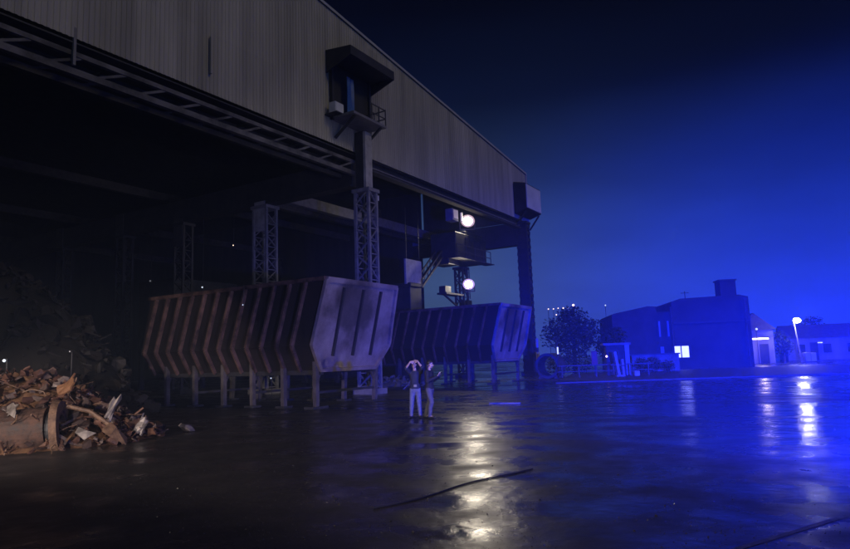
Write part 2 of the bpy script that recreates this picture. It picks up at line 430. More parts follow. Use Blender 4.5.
for x in (-26.4,-24.0): MB().bar((x,-.1,13.9),(x,-1.5,14.9),.12).build('platform_bracket', M['steel_dark'], shed)
MB().box((-34.8,-.1,15.3),(.10,.10,1.7)).build('drain_pipe', M['cladding'], shed)
MB().bar((-40.7,.05,14.0),(-40.7,.05,12.6),.1).build('hanger_rod', M['steel_pale'], shed)
# box at the end of the gable
bx = MB()
bx.prism([(-2.2,-.05,13.9),(-2.2,-1.15,14.25),(-2.2,-1.15,16.5),(-2.2,-.05,16.75)],(3.4,0,0))
eb = bx.build('end_box', M['steel_dark'], shed, bevel=.03)
MB().box((-.5,-1.185,15.36),(3.24,.05,2.06)).build('box_face', M['panel'], eb)
for x in (-2.0,.9): MB().bar((x,-.1,12.9),(x,-1.05,14.1),.12).build('box_bracket', M['steel_dark'], shed)

# blue tarpaulin hanging in the doorway
bt = MB(); n = 8
vs = []
for i in range(n+1):
    z = 17.5-2.5*i/n
    for j in range(4):
        vs.append((-25.85+.19*j, -.55-.03*math.sin(j*2+i*.5)-.03*(j % 2), z))
bt.add(vs, [(4*i+j, 4*i+j+1, 4*i+j+5, 4*i+j+4) for i in range(n) for j in range(3)])
t = bt.build('blue_tarpaulin', M['blue_sheet'])
t.location = CB; t.rotation_euler = (0,0,TH)
so = t.modifiers.new('thickness','SOLIDIFY'); so.thickness = .03
tag(t, 'narrow blue tarpaulin hanging in the hooded gable doorway', 'tarpaulin')
wb = empty('white_junction_cabinet', sw(-26.75,-.5,15.05), TH)
tag(wb, 'small white electrical cabinet beside the blue tarpaulin', 'electrical cabinet')
MB().box((0,0,.3),(.72,.45,.58)).build('cabinet_body', M['white_box'], wb, bevel=.02)
MB().box((0,-.24,.3),(.6,.03,.46)).build('cabinet_door', M['panel'], wb)
MB().box((0,.1,-.03),(.8,.9,.06)).build('shelf_bracket', M['steel_dark'], wb)

# ------------------------------------------------------------------ overhead crane, cab and floodlights
cr = empty('overhead_crane', sw(-12, 9, 0), TH)
tag(cr, 'grey overhead crane bridge spanning the shed roof behind the gable', 'crane')
mb = MB(); mb.box((0,0,13.15),(23.4,.5,.75)); mb.build('bridge_girder', M['steel_pale'], cr)
mb = MB(); mb.box((0,1.6,13.15),(23.4,.5,.75)); mb.build('bridge_girder', M['steel'], cr)
for x in (-11.5,11.4): MB().box((x,.8,13.0),(.6,3.2,.8)).build('end_carriage', M['steel_pale'], cr)
mb = MB(); mb.box((1.5,.8,13.9),(2.0,1.8,.9)); mb.tube((.9,.8,14.3),(2.1,.8,14.3),.4); mb.build('trolley', M['steel_dark'], cr)

cab = empty('crane_tower', sw(-4.6, 4.2, 0), TH)
tag(cab, 'dark service tower with cab and railings under the right end of the gable', 'tower')
mb = lattice_column(.75,.75,9.4,.8,None); mb.build('mast', M['steel_dark'], cab)
mb = MB(); mb.box((-.1,0,10.9),(5.6,2.4,2.2)); mb.box((-2.2,.2,9.6),(1.8,1.6,.5)); mb.box((.6,0,12.15),(3.4,2.2,.35)); mb.build('cab_body', M['steel_dark'], cab, bevel=.06)
MB().box((-.9,-1.24,11.35),(.8,.06,.7)).build('cab_window', M['glass'], cab); MB().box((.8,-1.24,11.3),(1.2,.06,.6)).build('cab_window', M['glass'], cab)
mb = MB()
for x in (-3.2,-1.6,0,1.6,3.0): mb.bar((x,-1.45,9.8),(x,-1.45,10.9),.05)
for z in (10.35,10.9): mb.bar((-3.2,-1.45,z),(3.0,-1.45,z),.05)
mb.box((-.1,-1.3,9.77),(6.4,.9,.06)); mb.build('railing', M['steel'], cab)
mb = MB(); mb.box((-2.3,-.2,6.9),(2.9,.9,.14)); mb.bar((-3.6,-.2,6.9),(-.3,-.2,5.6),.12); mb.box((-3.2,-.2,7.25),(.9,.6,.5)); mb.box((.45,-.1,6.1),(.8,.8,.9)); mb.build('lower_platform', M['steel_dark'], cab)
mb = MB(); mb.bar((.3,-.4,9.4),(.3,-.4,6.7),.06); mb.bar((.75,-.4,9.4),(.75,-.4,6.7),.06)
for k in range(9): mb.bar((.3,-.4,6.85+.3*k),(.75,-.4,6.85+.3*k),.04)
mb.build('ladder', M['steel'], cab)
mb = MB(); mb.bar((.5,0,9.5),(1.3,.0,8.4),.12); mb.build('brace', M['steel_dark'], cab)
mb = MB(); mb.box((-3.0,-1.0,13.3),(1.0,.7,1.0)); mb.build('control_box', M['pale_board'], cab, bevel=.04)
MB().box((-3.0,-1.37,13.35),(.7,.03,.7)).build('glow_panel', M['g_faint'], cab)  # panel glows only to show the pale box as lit

def floodlight(loc, rz, label, s=1.0):
    e = empty('floodlight', loc, rz)
    tag(e, label, 'floodlight', 'floodlights on the tower')
    mb = MB(); mb.prism([(-.42*s,.0,-.3*s),(.42*s,.0,-.3*s),(.42*s,.0,.3*s),(-.42*s,.0,.3*s)],(0,.12*s,0)); mb.prism([(-.28*s,.12*s,-.2*s),(.28*s,.12*s,-.2*s),(.28*s,.12*s,.2*s),(-.28*s,.12*s,.2*s)],(0,.25*s,0))
    mb.build('housing', M['steel_dark'], e, bevel=.02)
    MB().ball((0,-.03,0), .19*s, 18, 10, (1.0,.3,.9)).build('lens', M['g_lamp'], e, smooth=True)
    n_k = 20; vs_ = []
    for y_, r_ in ((.0,.18),(-.15,.42),(-.13,.45),(.03,.21)):
        for k in range(n_k): vs_.append((r_*s*math.cos(2*math.pi*k/n_k), y_*s, r_*s*.9*math.sin(2*math.pi*k/n_k)))
    MB().add(vs_, [(a_*n_k+k, a_*n_k+(k+1) % n_k, b_*n_k+(k+1) % n_k, b_*n_k+k) for a_, b_ in ((0,1),(1,2),(2,3),(3,0)) for k in range(n_k)]).build('glow_ring', M['g_ring'], e, smooth=True)  # ring emits to imitate the warm halo round the lamp
    mb = MB(); mb.bar((-.48*s,.1*s,0),(-.48*s,.1*s,-.5*s),.06*s); mb.bar((.48*s,.1*s,0),(.48*s,.1*s,-.5*s),.06*s); mb.bar((-.5*s,.1*s,-.5*s),(.5*s,.1*s,-.5*s),.07*s)
    mb.build('bracket', M['steel'], e)
    return e
FL1 = sw(-4.9, 3.2, 13.25); FL2 = sw(-4.75, 3.45, 7.85)
fa = R(8)
floodlight(FL1, fa, 'bright floodlight on top of the tower under the gable', 1.35)
floodlight(FL2, fa, 'lower bright floodlight on the tower mast', 1.15)
sg = MB().box((0,0,0),(.14,.14,.75)).build('glow_strip', M['g_faint'])  # strip glows to imitate the bright lit edge beside the floodlight
sg.location = sw(-6.3,3.0,13.35); sg.rotation_euler = (0,0,TH)
tag(sg, 'narrow lit upright strip left of the upper floodlight', 'lamp')

# concrete panel hanging left of the gap and its strut
hp = empty('hanging_panel', sw(-11.9, 4.4, 7.3), TH)
tag(hp, 'pale square board hanging beside the bright gap in the shed', 'board')
MB().box((0,0,1.0),(2.2,.16,1.9)).build('board', M['pale_board'], hp)
for x in (-.9,.9): MB().bar((x,0,1.9),(x,0,5.9),.05).build('hanger', M['steel_dark'], hp)
st = empty('conveyor', sw(-9.6, 4.4, 0), TH)
tag(st, 'dark sloping lattice conveyor boom between board and tower', 'conveyor')
mb = MB()
for y in (-.3,.3):
    mb.bar((-1.6,y,7.2),(1.7,y,9.9),.14); mb.bar((-1.6,y,7.75),(1.7,y,10.45),.1)
for k in range(8):
    x = -1.6+3.3*k/7; z = 7.2+2.7*k/7
    mb.bar((x,-.3,z),(x,-.3,z+.55),.06); mb.bar((x,.3,z),(x,.3,z+.55),.06)
mb.build('boom', M['steel_dark'], st)
mb = MB(); mb.box((-2.3,.6,3.6),(1.6,1.6,7.2)); mb.box((-2.3,.6,7.3),(1.9,1.9,.3)); mb.build('support', M['steel_dark'], st, bevel=.04)
# dark silo-like stores standing inside the shed
for i, (s, d, w, h, lab) in enumerate([(-13.5,15,6.5,8.0,'dark square hopper standing deep inside the shed behind the bins'),(-20,20,6,8.2,'lower dark hopper standing behind the lattice columns')]):
    e = empty('hopper', sw(s,d,0), TH); tag(e, lab, 'hopper', 'hoppers inside the shed')
    mb = MB(); mb.box((0,0,h*.68),(w,4,h*.64)); mb.add([(-w/2,-2,h*.36),(w/2,-2,h*.36),(w/2,2,h*.36),(-w/2,2,h*.36),(-.8,-.6,h*.14),(.8,-.6,h*.14),(.8,.6,h*.14),(-.8,.6,h*.14)],[(0,1,5,4),(1,2,6,5),(2,3,7,6),(3,0,4,7),(4,5,6,7)]); mb.build('body', M['steel_dark'], e)
    for x in (-1,1):
        for y in (-1,1): MB().bar((x*(w/2-.2),y*1.8,0),(x*(w/2-.2),y*1.8,h*.4),.3).build('leg', M['steel_dark'], e)
    MB().box((w*.2,-2.1,h*.8),(1.8,.1,1.1)).build('access_plate', M['steel_pale'], e)

# ------------------------------------------------------------------ the two steel bins
def make_bin(nm, loc, label, m_hull, m_rib, m_end):
    e = empty(nm, loc, TH)      # local x across, y into the shed
    tag(e, label, 'steel bin', 'long ribbed steel bins on legs')
    Lg = 10.6; K = .25
    prof = [(-1.85,1.5),(-2.6,2.5),(-2.42,5.05),(2.42,5.05),(2.6,2.5),(1.85,1.5)]
    def sh(z): return -K*(z-2.5)
    th = .1
    # hull: open-topped shell with thickness
    out = [(-2.42,5.05),(-2.6,2.5),(-1.85,1.5),(1.85,1.5),(2.6,2.5),(2.42,5.05)]
    inn = [(2.30,5.05),(2.47,2.53),(1.8,1.62),(-1.8,1.62),(-2.47,2.53),(-2.30,5.05)]
    ring = out+inn
    vs = [(x, .12+sh(z), z) for x, z in ring] + [(x, Lg+sh(z)*.6, z) for x, z in ring]
    n = len(ring)
    fs = [(k, (k+1) % n, n+(k+1) % n, n+k) for k in range(n)]
    for b in (0, n):
        for k in range(5): fs.append((b+k, b+k+1, b+n-2-k, b+n-1-k))
    MB().add(vs, fs).build('hull', m_hull, e)
    # end plate (leaning outwards) with a rolled frame and three stiffeners
    def P(x, z, off=0): return (x, sh(z)+off, z)
    ep = MB(); ep.prism([P(x, z) for x, z in prof], (0,.1,0)); ob = ep.build('end_plate', m_end, e)
    fr = MB()
    q = [(-1.85,1.5),(-2.6,2.5),(-2.42,5.05),(2.42,5.05),(2.6,2.5),(1.85,1.5)]
    for a, b in zip(q, q[1:]+q[:1]):
        fr.bar(P(a[0],a[1],-.06), P(b[0],b[1],-.06), .2 if a[1] == 5.05 and b[1] == 5.05 else .14, .14, up=(0,-1,-K))
    fr.build('end_frame', m_end, e)
    for x in (-1.25,.05,1.3):
        MB().bar(P(x, 2.05,-.05), P(x, 4.8,-.05), .1, .12, up=(0,-1,-K)).build('stiffener', M['steel_dark'], e)
    MB().prism([(x, Lg+sh(z)*.6, z) for x, z in prof], (0,.1,0)).build('back_plate', m_hull, e)
    rim = MB()
    for sgn in (-1, 1):
        rim.bar((sgn*2.45, sh(5.05)-.02, 5.08), (sgn*2.45, Lg+sh(5.05)*.6+.1, 5.08), .22, .16)
    rim.build('top_rim', m_rib, e)
    nr = 12
    for k in range(nr):
        y = .95+k*(Lg-1.2)/(nr-1)
        for sgn in (-1, 1):
            rb = MB()
            pts = [(-1.9,1.48),(-2.68,2.5),(-2.5,5.0)]
            a, b, c = [Vector((-sgn*-1*x if False else sgn*-x, y+sh(z), z)) for x, z in pts]
            rb.bar(a, b, .10, .18, up=(sgn,0,-.7)); rb.bar(b, c, .10, .18, up=(sgn,0,.05))
            rb.build('rib', m_rib, e)
    for i, y in enumerate((.35,2.1,3.9,5.7,7.6,9.6)):
        for sgn in (-1, 1):
            lg = MB(); lg.bar((sgn*1.95, y, 0.06), (sgn*2.02, y-.05, 2.0), .19, .17); lg.bar((sgn*1.7,y,1.45),(sgn*1.98,y,.9),.1)
            lo = lg.build('leg', M['leg'], e)
            MB().box((sgn*1.95, y, .04), (.9 if i == 0 else .5, .5, .08)).build('foot_plate', M['steel_dark'], lo)
    mb = MB(); 
    for y in (.35,3.9,7.6): mb.bar((-1.9,y,.62),(1.9,y,.62),.1)
    for sgn in (-1,1): mb.bar((sgn*1.75,.2,1.42),(sgn*1.75,Lg,1.42),.16,.2)
    mb.build('under_frame', M['steel_dark'], e)
    return e
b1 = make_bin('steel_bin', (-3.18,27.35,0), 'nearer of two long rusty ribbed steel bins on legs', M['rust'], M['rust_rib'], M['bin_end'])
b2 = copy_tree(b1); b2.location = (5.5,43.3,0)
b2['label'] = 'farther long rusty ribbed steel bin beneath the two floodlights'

# ------------------------------------------------------------------ scrap
def sheet_piece(rnd, L, W, bend, jag=.2):
    nx, ny = 4, 3; vs = []; t = rnd.uniform(.02,.07)
    ph = rnd.uniform(0,6)
    for side in (0, 1):
        for i in range(nx+1):
            for j in range(ny+1):
                u = i/nx-.5; v = j/ny-.5
                ex = 1+rnd.uniform(-jag, jag)*(1 if (i in (0,nx) or j in (0,ny)) else .3) if side == 0 else 1
                if side == 0:
                    vs.append(Vector((u*L*ex, v*W*ex, bend*L*math.sin(u*3+ph)*.5 + rnd.uniform(-.06,.06)*W)))
                else:
                    p = vs[i*(ny+1)+j]; vs.append(p+Vector((0,0,t)))
    n = (nx+1)*(ny+1); fs = []
    def id(i, j, s): return s*n+i*(ny+1)+j
    for i in range(nx):
        for j in range(ny):
            fs.append((id(i,j,0),id(i,j+1,0),id(i+1,j+1,0),id(i+1,j,0))); fs.append((id(i,j,1),id(i+1,j,1),id(i+1,j+1,1),id(i,j+1,1)))
    for i in range(nx):
        fs.append((id(i,0,0),id(i+1,0,0),id(i+1,0,1),id(i,0,1))); fs.append((id(i,ny,0),id(i,ny,1),id(i+1,ny,1),id(i+1,ny,0)))
    for j in range(ny):
        fs.append((id(0,j,0),id(0,j,1),id(0,j+1,1),id(0,j+1,0))); fs.append((id(nx,j,0),id(nx,j+1,0),id(nx,j+1,1),id(nx,j,1)))
    return vs, fs
def chunk_piece(rnd, r):
    bm = bmesh.new()
    for _ in range(rnd.randint(8,14)):
        p = Vector((rnd.gauss(0,1),rnd.gauss(0,1),rnd.gauss(0,1))).normalized()*r*rnd.uniform(.7,1.15)
        p.x *= 1.5; p.z *= .7; p += Vector((rnd.uniform(-.1,.1),0,0))*r; bm.verts.new(p)
    res = bmesh.ops.convex_hull(bm, input=bm.verts)
    bmesh.ops.delete(bm, geom=[g_ for g_ in res['geom_interior'] if isinstance(g_, bmesh.types.BMVert)], context='VERTS')
    bm.verts.index_update(); bm.verts.ensure_lookup_table()
    vs = [v.co.copy() for v in bm.verts]; fs = [tuple(v.index for v in f.verts) for f in bm.faces]
    bm.free(); return vs, fs
def bar_piece(rnd, L, r):
    mb = MB(); mid = Vector((rnd.uniform(-.1,.1)*L, rnd.uniform(-.15,.15)*L, rnd.uniform(-.15,.15)*L))
    if rnd.random() < .5: mb.tube((-L/2,0,0), mid, r, 7); mb.tube(mid, (L/2,0,0), r, 7)
    else: mb.bar((-L/2,0,0), mid, r*3, r); mb.bar(mid, (L/2,0,0), r*3, r)
    return [Vector(p) for p in mb.v], mb.f
def rot(rnd): return Matrix.Rotation(rnd.uniform(0,6.28),4,'Z') @ Matrix.Rotation(rnd.uniform(-1.2,1.2),4,'X') @ Matrix.Rotation(rnd.uniform(-1.0,1.0),4,'Y')

def heap(name, hfun, xr, yr, n, smin, smax, m, seed, base=True):
    rnd = random.Random(seed); mb = MB()
    NX, NY = 40, 34
    def X(i): return xr[0]+(xr[1]-xr[0])*i/NX
    def Y(j): return yr[0]+(yr[1]-yr[0])*j/NY
    if base:
        vs = [(X(i), Y(j), max(-.05, hfun(X(i),Y(j))-.22) if hfun(X(i),Y(j)) > .02 else -.05) for i in range(NX+1) for j in range(NY+1)]
        mb.add(vs, [(i*(NY+1)+j, (i+1)*(NY+1)+j, (i+1)*(NY+1)+j+1, i*(NY+1)+j+1) for i in range(NX) for j in range(NY)])
    k = 0; tries = 0
    while k < n and tries < n*20:
        tries += 1
        x = rnd.uniform(*xr); y = rnd.uniform(*yr); h = hfun(x, y)
        if h < .06: continue
        s = rnd.uniform(smin, smax)*(rnd.random()*.6+.5)
        c = rnd.random()
        if c < .07: vs, fs = sheet_piece(rnd, s, s*rnd.uniform(.4,.9), rnd.uniform(0,.35))
        elif c < .86: vs, fs = chunk_piece(rnd, s*rnd.uniform(.24,.42))
        else: vs, fs = bar_piece(rnd, s*1.7, s*.06)
        T = Matrix.Translation((x, y, max(h-.04, s*.16)+rnd.uniform(-.08,.1)*s)) @ rot(rnd)
        mb.add(vs, fs, T); k += 1
    return mb.build(name, m)
def hA(x, y):   # lit heap of scrap at the left
    dx = (x+11.7)/4.5; dy = (y-17.4)/2.95
    r = math.sqrt(dx*dx+dy*dy)
    h = 2.15*max(0, 1-r)**.8 if r < 1 else 0
    return h*(1+.25*noise.noise(Vector((x*.8,y*.8,1.3)))) if h > 0 else 0
def tangle(mb_seed, n_):
    rnd = random.Random(mb_seed); mb = MB()
    for _ in range(n_):
        x = rnd.uniform(-14.5,-7.6); y = rnd.uniform(15.2,17.6); h = hA(x, y)
        if h < .15: continue
        p = Vector((x,y,h*.8)); d = Vector((rnd.gauss(0,1),rnd.gauss(0,1),rnd.gauss(.2,.5))).normalized(); pts = [p]
        for _k in range(6):
            d = (d+Vector((rnd.gauss(0,.35),rnd.gauss(0,.35),rnd.gauss(-.05,.3)))).normalized(); p = p+d*rnd.uniform(.1,.22); pts.append(p.copy())
        mb.path(pts, rnd.uniform(.008,.02), 5)
    return mb
def gravel(n_, seed):
    rnd = random.Random(seed); mb = MB()
    for _ in range(n_):
        y = 5.3+9*rnd.random()**1.6; x = rnd.uniform(-.55,.62)*y
        if noise.noise(Vector((x*.9,y*.9,2.0))) < rnd.uniform(-.35,.35): continue
        r_ = rnd.uniform(.003,.009)*(1+1.2*(rnd.random() < .06)); a_ = rnd.uniform(0,6.28); q = rnd.uniform(.6,1)
        c, s_ = math.cos(a_)*r_, math.sin(a_)*r_
        vs = [(x+c,y+s_,0),(x-s_*q,y+c*q,0),(x-c,y-s_,0),(x+s_*q,y-c*q,0),(x+c*.5,y+s_*.5,r_*rnd.uniform(.5,1)),(x-c*.45,y-s_*.45,r_*rnd.uniform(.4,.9))]
        mb.add(vs, [(0,1,4),(1,2,5),(1,5,4),(2,3,5),(3,0,4),(3,4,5)])
    return mb
gv = gravel(7000, 8).build('gravel', mat('wet grit', (.02,.019,.018), (.06,.055,.05), .16)); tag(gv, 'fine wet grit scattered over the near asphalt', 'gravel', kind='stuff')
def hB(x, y):   # tall dark heap behind
    dx = (x+18.6)/7.4; dy = (y-25.5)/4.6
    r = math.sqrt(dx*dx+dy*dy)
    h = 6.6*max(0, 1-r**1.7) if r < 1 else 0
    return h*(1+.18*noise.noise(Vector((x*.5,y*.5,4.3)))) if h > 0 else 0
sA = heap('scrap_heap', hA, (-16.4,-7.0), (14.5,20.6), 1700, .16, .58, M['scrap'], 5)
wi = tangle(31, 90).build('wire_tangle', M['rust_flange']); tag(wi, 'tangled rusty wire and rod sticking out of the lit scrap heap', 'wire', kind='stuff')
tag(sA, 'low lit heap of rusty torn scrap metal at the edge of the yard', 'scrap heap', kind='stuff')
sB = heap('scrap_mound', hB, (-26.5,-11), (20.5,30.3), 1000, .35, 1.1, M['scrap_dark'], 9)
tag(sB, 'tall mound of scrap coloured dark as unlit behind the lit heap', 'scrap mound', kind='stuff')
def hC(x, y):
    dx = (x+2.3)/2.6; dy = (y-44)/1.6; r = math.sqrt(dx*dx+dy*dy)
    return .75*max(0, 1-r)
sC = heap('rubble', hC, (-5,.5), (42.2,45.8), 110, .2, .5, M['concrete'], 21)
tag(sC, 'low pile of pale rubble between the two bins', 'rubble', kind='stuff')

# pieces of the heap one can tell apart
dr = empty('rusty_drum', (-9.0,15.7,.50), 0); dr.rotation_euler = (R(5), R(-3), R(16))
tag(dr, 'large rusty drum with wide flange lying in front of the lit scrap heap', 'drum')
n = 30
def lathe(prof, wob=0.0, close=True):
    vs = []
    for x, r in prof:
        for k in range(n):
            t = 2*math.pi*k/n; q = 1+wob*math.sin(3*t+1)
            vs.append((x, r*q*math.cos(t), r*q*math.sin(t)))
    m_ = len(prof); prs = [(i, (i+1) % m_) for i in range(m_ if close else m_-1)]
    return MB().add(vs, [(a_*n+k, a_*n+(k+1) % n, b_*n+(k+1) % n, b_*n+k) for a_, b_ in prs for k in range(n)])
lathe([(-2.6,.46),(-1.7,.50),(-1.66,.55),(-1.56,.55),(-1.52,.50),(-.6,.53),(-.16,.50),(-.16,.30),(-2.6,.30)], .03).build('shell', M['rust_drum'], dr, smooth=False)
lathe([(-.16,.40),(.0,.40),(.0,.2),(-.16,.2)]).build('neck', M['steel_dark'], dr)
lathe([(.0,.69),(.0,.30),(.13,.30),(.15,.40),(.15,.64)], .035).build('flange', M['rust_flange'], dr)
def piece(name, loc, rotv, vf, m, label, cat='scrap piece'):
    o = MB().add(*vf).build(name, m); o.location = loc; o.rotation_euler = rotv
    tag(o, label, cat); return o
rnd = random.Random(77)
piece('torn_sheet', (-7.95,16.3,.85), (R(80),R(20),R(10)), sheet_piece(rnd,.2,.6,.6,.4), M['pale_scrap'], 'upright pale torn metal sheet on the right of the heap')
piece('twisted_plate', (-9.0,16.1,1.5), (R(60),R(-35),R(-15)), sheet_piece(rnd,.5,.3,.4,.25), M['ochre_scrap'], 'small brown twisted plate above the rusty drum')
piece('crushed_panel', (-9.75,15.2,.98), (R(70),R(10),R(-10)), sheet_piece(rnd,.4,.3,.5,.3), M['pale_scrap'], 'crushed pale panel on top of the rusty drum')
piece('bent_channel', (-8.35,15.9,.75), (R(15),R(28),R(20)), bar_piece(rnd,1.05,.05), M['rust_flange'], 'brown bent steel bar leaning across the heap')
piece('scrap_block', (-6.89,18.5,.13), (.2,.3,.8), chunk_piece(rnd,.17), M['pale_scrap'], 'lone small lump lying on asphalt right of the heap')
piece('crumpled_tin', (-8.15,15.4,.35), (.5,.4,.2), chunk_piece(rnd,.17), M['pale_scrap'], 'small crumpled pale tin low in the heap beside the drum')
piece('curled_strip', (-7.4,16.8,.4), (R(75),R(25),R(-30)), sheet_piece(rnd,.16,.42,.8,.3), M['pale_scrap'], 'pale curled strip standing at the right toe of the heap')
piece('rust_casting', (-7.75,16.1,.3), (.4,.7,.3), chunk_piece(rnd,.30), M['rust_flange'], 'reddish brown casting at the foot of the heap')
piece('pale_stick', (-1.35,39.2,.3), (0,R(-50),R(20)), bar_piece(rnd,1.0,.05), M['pale_scrap'], 'pale stick leaning on the ground left of the two people', 'stick')

# hose on the wet asphalt
hs = MB(); pts = []
for k in range(22):
    t = k/21; x = -.75+2.35*t; y = 8.35+2.4*t
    pts.append((x+.06*math.sin(t*7), y-.05*math.sin(t*9), .012))
hs.path(pts, .011, 7)
h_ = hs.build('hose', M['rubber']); tag(h_, 'black hose lying across the wet asphalt', 'hose')

# ------------------------------------------------------------------ people
def fused(name, segs, rings, m, parent, voxel=.008, balls=(), smooth=4, fold=0.0):
    """tapered limbs and torso rings melted into one continuous surface"""
    mb = MB()
    for a_, b_, ra, rb in segs:
        a_, b_ = Vector(a_), Vector(b_)
        mb.tube(a_, b_, ra, 14, rb); mb.ball(a_, ra*1.0, 12, 8); mb.ball(b_, rb*1.0, 12, 8)
    if rings:
        n = 22; vs = []
        for z, cx, cy, rx, ry in rings:
            for k in range(n):
                t = 2*math.pi*k/n; q = 1+fold*math.sin(z*60+3*t)
                vs.append((cx+rx*q*math.cos(t), cy+ry*q*math.sin(t), z))
        fs = [(i*n+k, i*n+(k+1) % n, (i+1)*n+(k+1) % n, (i+1)*n+k) for i in range(len(rings)-1) for k in range(n)]
        fs += [tuple(range(n-1,-1,-1)), tuple(range((len(rings)-1)*n, len(rings)*n))]
        mb.add(vs, fs)
    for c, rr, sq in balls: mb.ball(c, rr, 16, 12, sq)
    o = mb.build(name, m, parent, smooth=True)
    rm = o.modifiers.new('remesh','REMESH'); rm.mode = 'VOXEL'; rm.voxel_size = voxel; rm.use_smooth_shade = True
    sm = o.modifiers.new('smooth','SMOOTH'); sm.factor = .5; sm.iterations = smooth
    return o
def person(loc, rz, label, J, mats, longhair=False):
    e = empty('person', loc, rz); tag(e, label, 'person', 'people standing in the yard')
    hx, hy = J['head']; k_ = {'l':-1,'r':1}
    segs = []; arm = []; fore = []; legs = []
    for s in 'lr':
        k = k_[s]; hip, knee, ank = [Vector(J[q+s]) for q in ('hip_','knee_','ank_')]
        sh = Vector((k*.165,-.01,1.41)); el = Vector(J['el_'+s]); wr = Vector(J['wr_'+s]); pd = Vector(J['palm_'+s]).normalized()
        cf = knee*.68+ank*.32+Vector((0,-.02,0))
        legs += [(hip,knee,.088,.058),(knee,cf,.057,.056),(cf,ank,.055,.04)]
        segs += [(ank,ank+Vector((k*.03,.14,-.045)),.038,.032),(ank,ank+Vector((0,-.05,-.035)),.038,.034)]
        arm.append((sh,el,.056,.043)); fore.append((el,wr,.042,.027))
        # palm, five fingers of unequal length, thumb from the side of the palm
        side = pd.cross(Vector((0,1,.2))).normalized()*k; bend = pd.cross(side).normalized()*k
        for q in range(4):
            o_ = side*(.030-.020*q)
            segs.append((wr+side*(.016-.011*q), wr+pd*.088+o_, .017,.0125))
            ln = (.066,.076,.071,.056)[q]; b0 = wr+pd*.09+o_; b1 = b0+pd*ln*.5+bend*.010; b2 = b1+pd*ln*.42+bend*.026
            segs += [(b0,b1,.0115,.0105),(b1,b2,.0105,.009)]
        t0 = wr+pd*.03+side*.03; t1 = t0+pd*.035+side*.028; t2 = t1+pd*.032+side*.006+bend*.012
        segs += [(t0,t1,.015,.012),(t1,t2,.012,.010)]
    hd = Vector((hx,hy,1.64))
    segs += arm+fore+legs+[((0,-.01,1.40),(hx*.6,hy*.6-.01,1.55),.058,.054)]
    torso = [(.86,0,0,.12,.09),(.93,0,0,.16,.115),(1.06,0,0,.135,.098),(1.2,0,0,.15,.105),(1.33,0,0,.17,.11),(1.42,0,-.01,.15,.085),(1.46,0,-.01,.08,.06)]
    fused('body', segs, torso, mats['skin'], e, .007, [(hd+Vector((0,-.012,.03)),.082,(.93,1.12,1.05)),(hd+Vector((0,.022,-.045)),.06,(.95,1.0,1.15)),(hd+Vector((0,.098,-.022)),.016,(.8,1.1,1.5)),
        (hd+Vector((.076,0,-.01)),.024,(.45,.7,1.2)),(hd+Vector((-.076,0,-.01)),.024,(.45,.7,1.2))])
    g_ = .016
    fused('jacket', [(a_,b_,ra+g_+.006,rb+g_) for a_,b_,ra,rb in (arm+fore if mats['long'] else arm)], [(.90,0,0,.172,.128)]+[(z,x,y,rx+g_,ry+g_+.004) for z,x,y,rx,ry in torso[1:]], mats['top'], e, .010, fold=.018)
    fused('trousers', [(a_,b_,ra+.016,rb+.018) for a_,b_,ra,rb in legs], [(.80,0,0,.10,.085),(.88,0,0,.165,.118),(.94,0,0,.170,.124),(1.0,0,0,.155,.114)], mats['bottom'], e, .010, fold=.01)
    for s in 'lr':
        ank = Vector(J['ank_'+s]); k = k_[s]
        fused('shoe', [(ank+Vector((0,-.055,-.035)),ank+Vector((k*.03,.155,-.045)),.045,.04),(ank+Vector((0,0,.02)),ank+Vector((0,-.02,-.03)),.05,.045)], None, mats['shoe'], e, .01)
    hb_ = [(hd+Vector((0,-.03,.055)),.096,(.93,1.08,.92))]
    if longhair: hb_ += [(hd+Vector((0,-.085,-.06)),.075,(1.05,.6,1.9))]
    fused('hair', [], None, M['hair'], e, .01, hb_)
    for k in (-1,1): MB().ball(hd+Vector((k*.03,.092,.005)), .011, 8, 6).build('eye', M['eye'], e, smooth=True)
    MB().ball(hd+Vector((0,.084,-.065)), .02, 10, 6, (1.1,.4,.35)).build('mouth', M['lip'], e, smooth=True)
    return e
stand = dict(head=(0,0.02))
J1 = dict(head=(.02,.03), hip_l=(-.09,0,.88), hip_r=(.09,0,.88), knee_l=(-.10,.03,.49), knee_r=(.13,.02,.49), ank_l=(-.12,-.02,.085), ank_r=(.17,-.03,.085),
          el_l=(-.25,.19,1.56), el_r=(.25,.20,1.54), wr_l=(-.12,.19,1.755), wr_r=(.11,.20,1.735), palm_l=(.85,-.25,.05), palm_r=(-.85,-.25,.0))
pa = person((-.42,20.3,0), R(172), 'person in dark jacket and pale blue trousers raising both hands to the forehead', J1,
       dict(skin=M['skin'], top=M['navy'], bottom=M['denim'], shoe=M['shoe'], long=False))
MB().box((-.02,.155,1.0),(.10,.03,.07)).build('belt_pouch', M['white_paint'], pa)
J2 = dict(head=(.0,.05), hip_l=(-.09,0,.88), hip_r=(.09,0,.88), knee_l=(-.10,-.06,.49), knee_r=(.10,.09,.49), ank_l=(-.10,-.20,.085), ank_r=(.11,.02,.085),
          el_l=(-.24,.02,1.14), el_r=(.25,.03,1.14), wr_l=(-.09,.29,1.25), wr_r=(.10,.30,1.27), palm_l=(.15,.6,.55), palm_r=(-.1,.6,.6))
pb = person((.02,20.0,0), R(-112), 'person in black jacket and grey trousers looking down at a phone', J2,
       dict(skin=M['skin'], top=M['black_cloth'], bottom=M['grey_cloth'], shoe=M['shoe'], long=True), longhair=True)
ph = empty('phone', Vector((.02,20.0,0)) + Matrix.Rotation(R(-112),3,'Z') @ Vector((.0,.385,1.35)), R(-112))
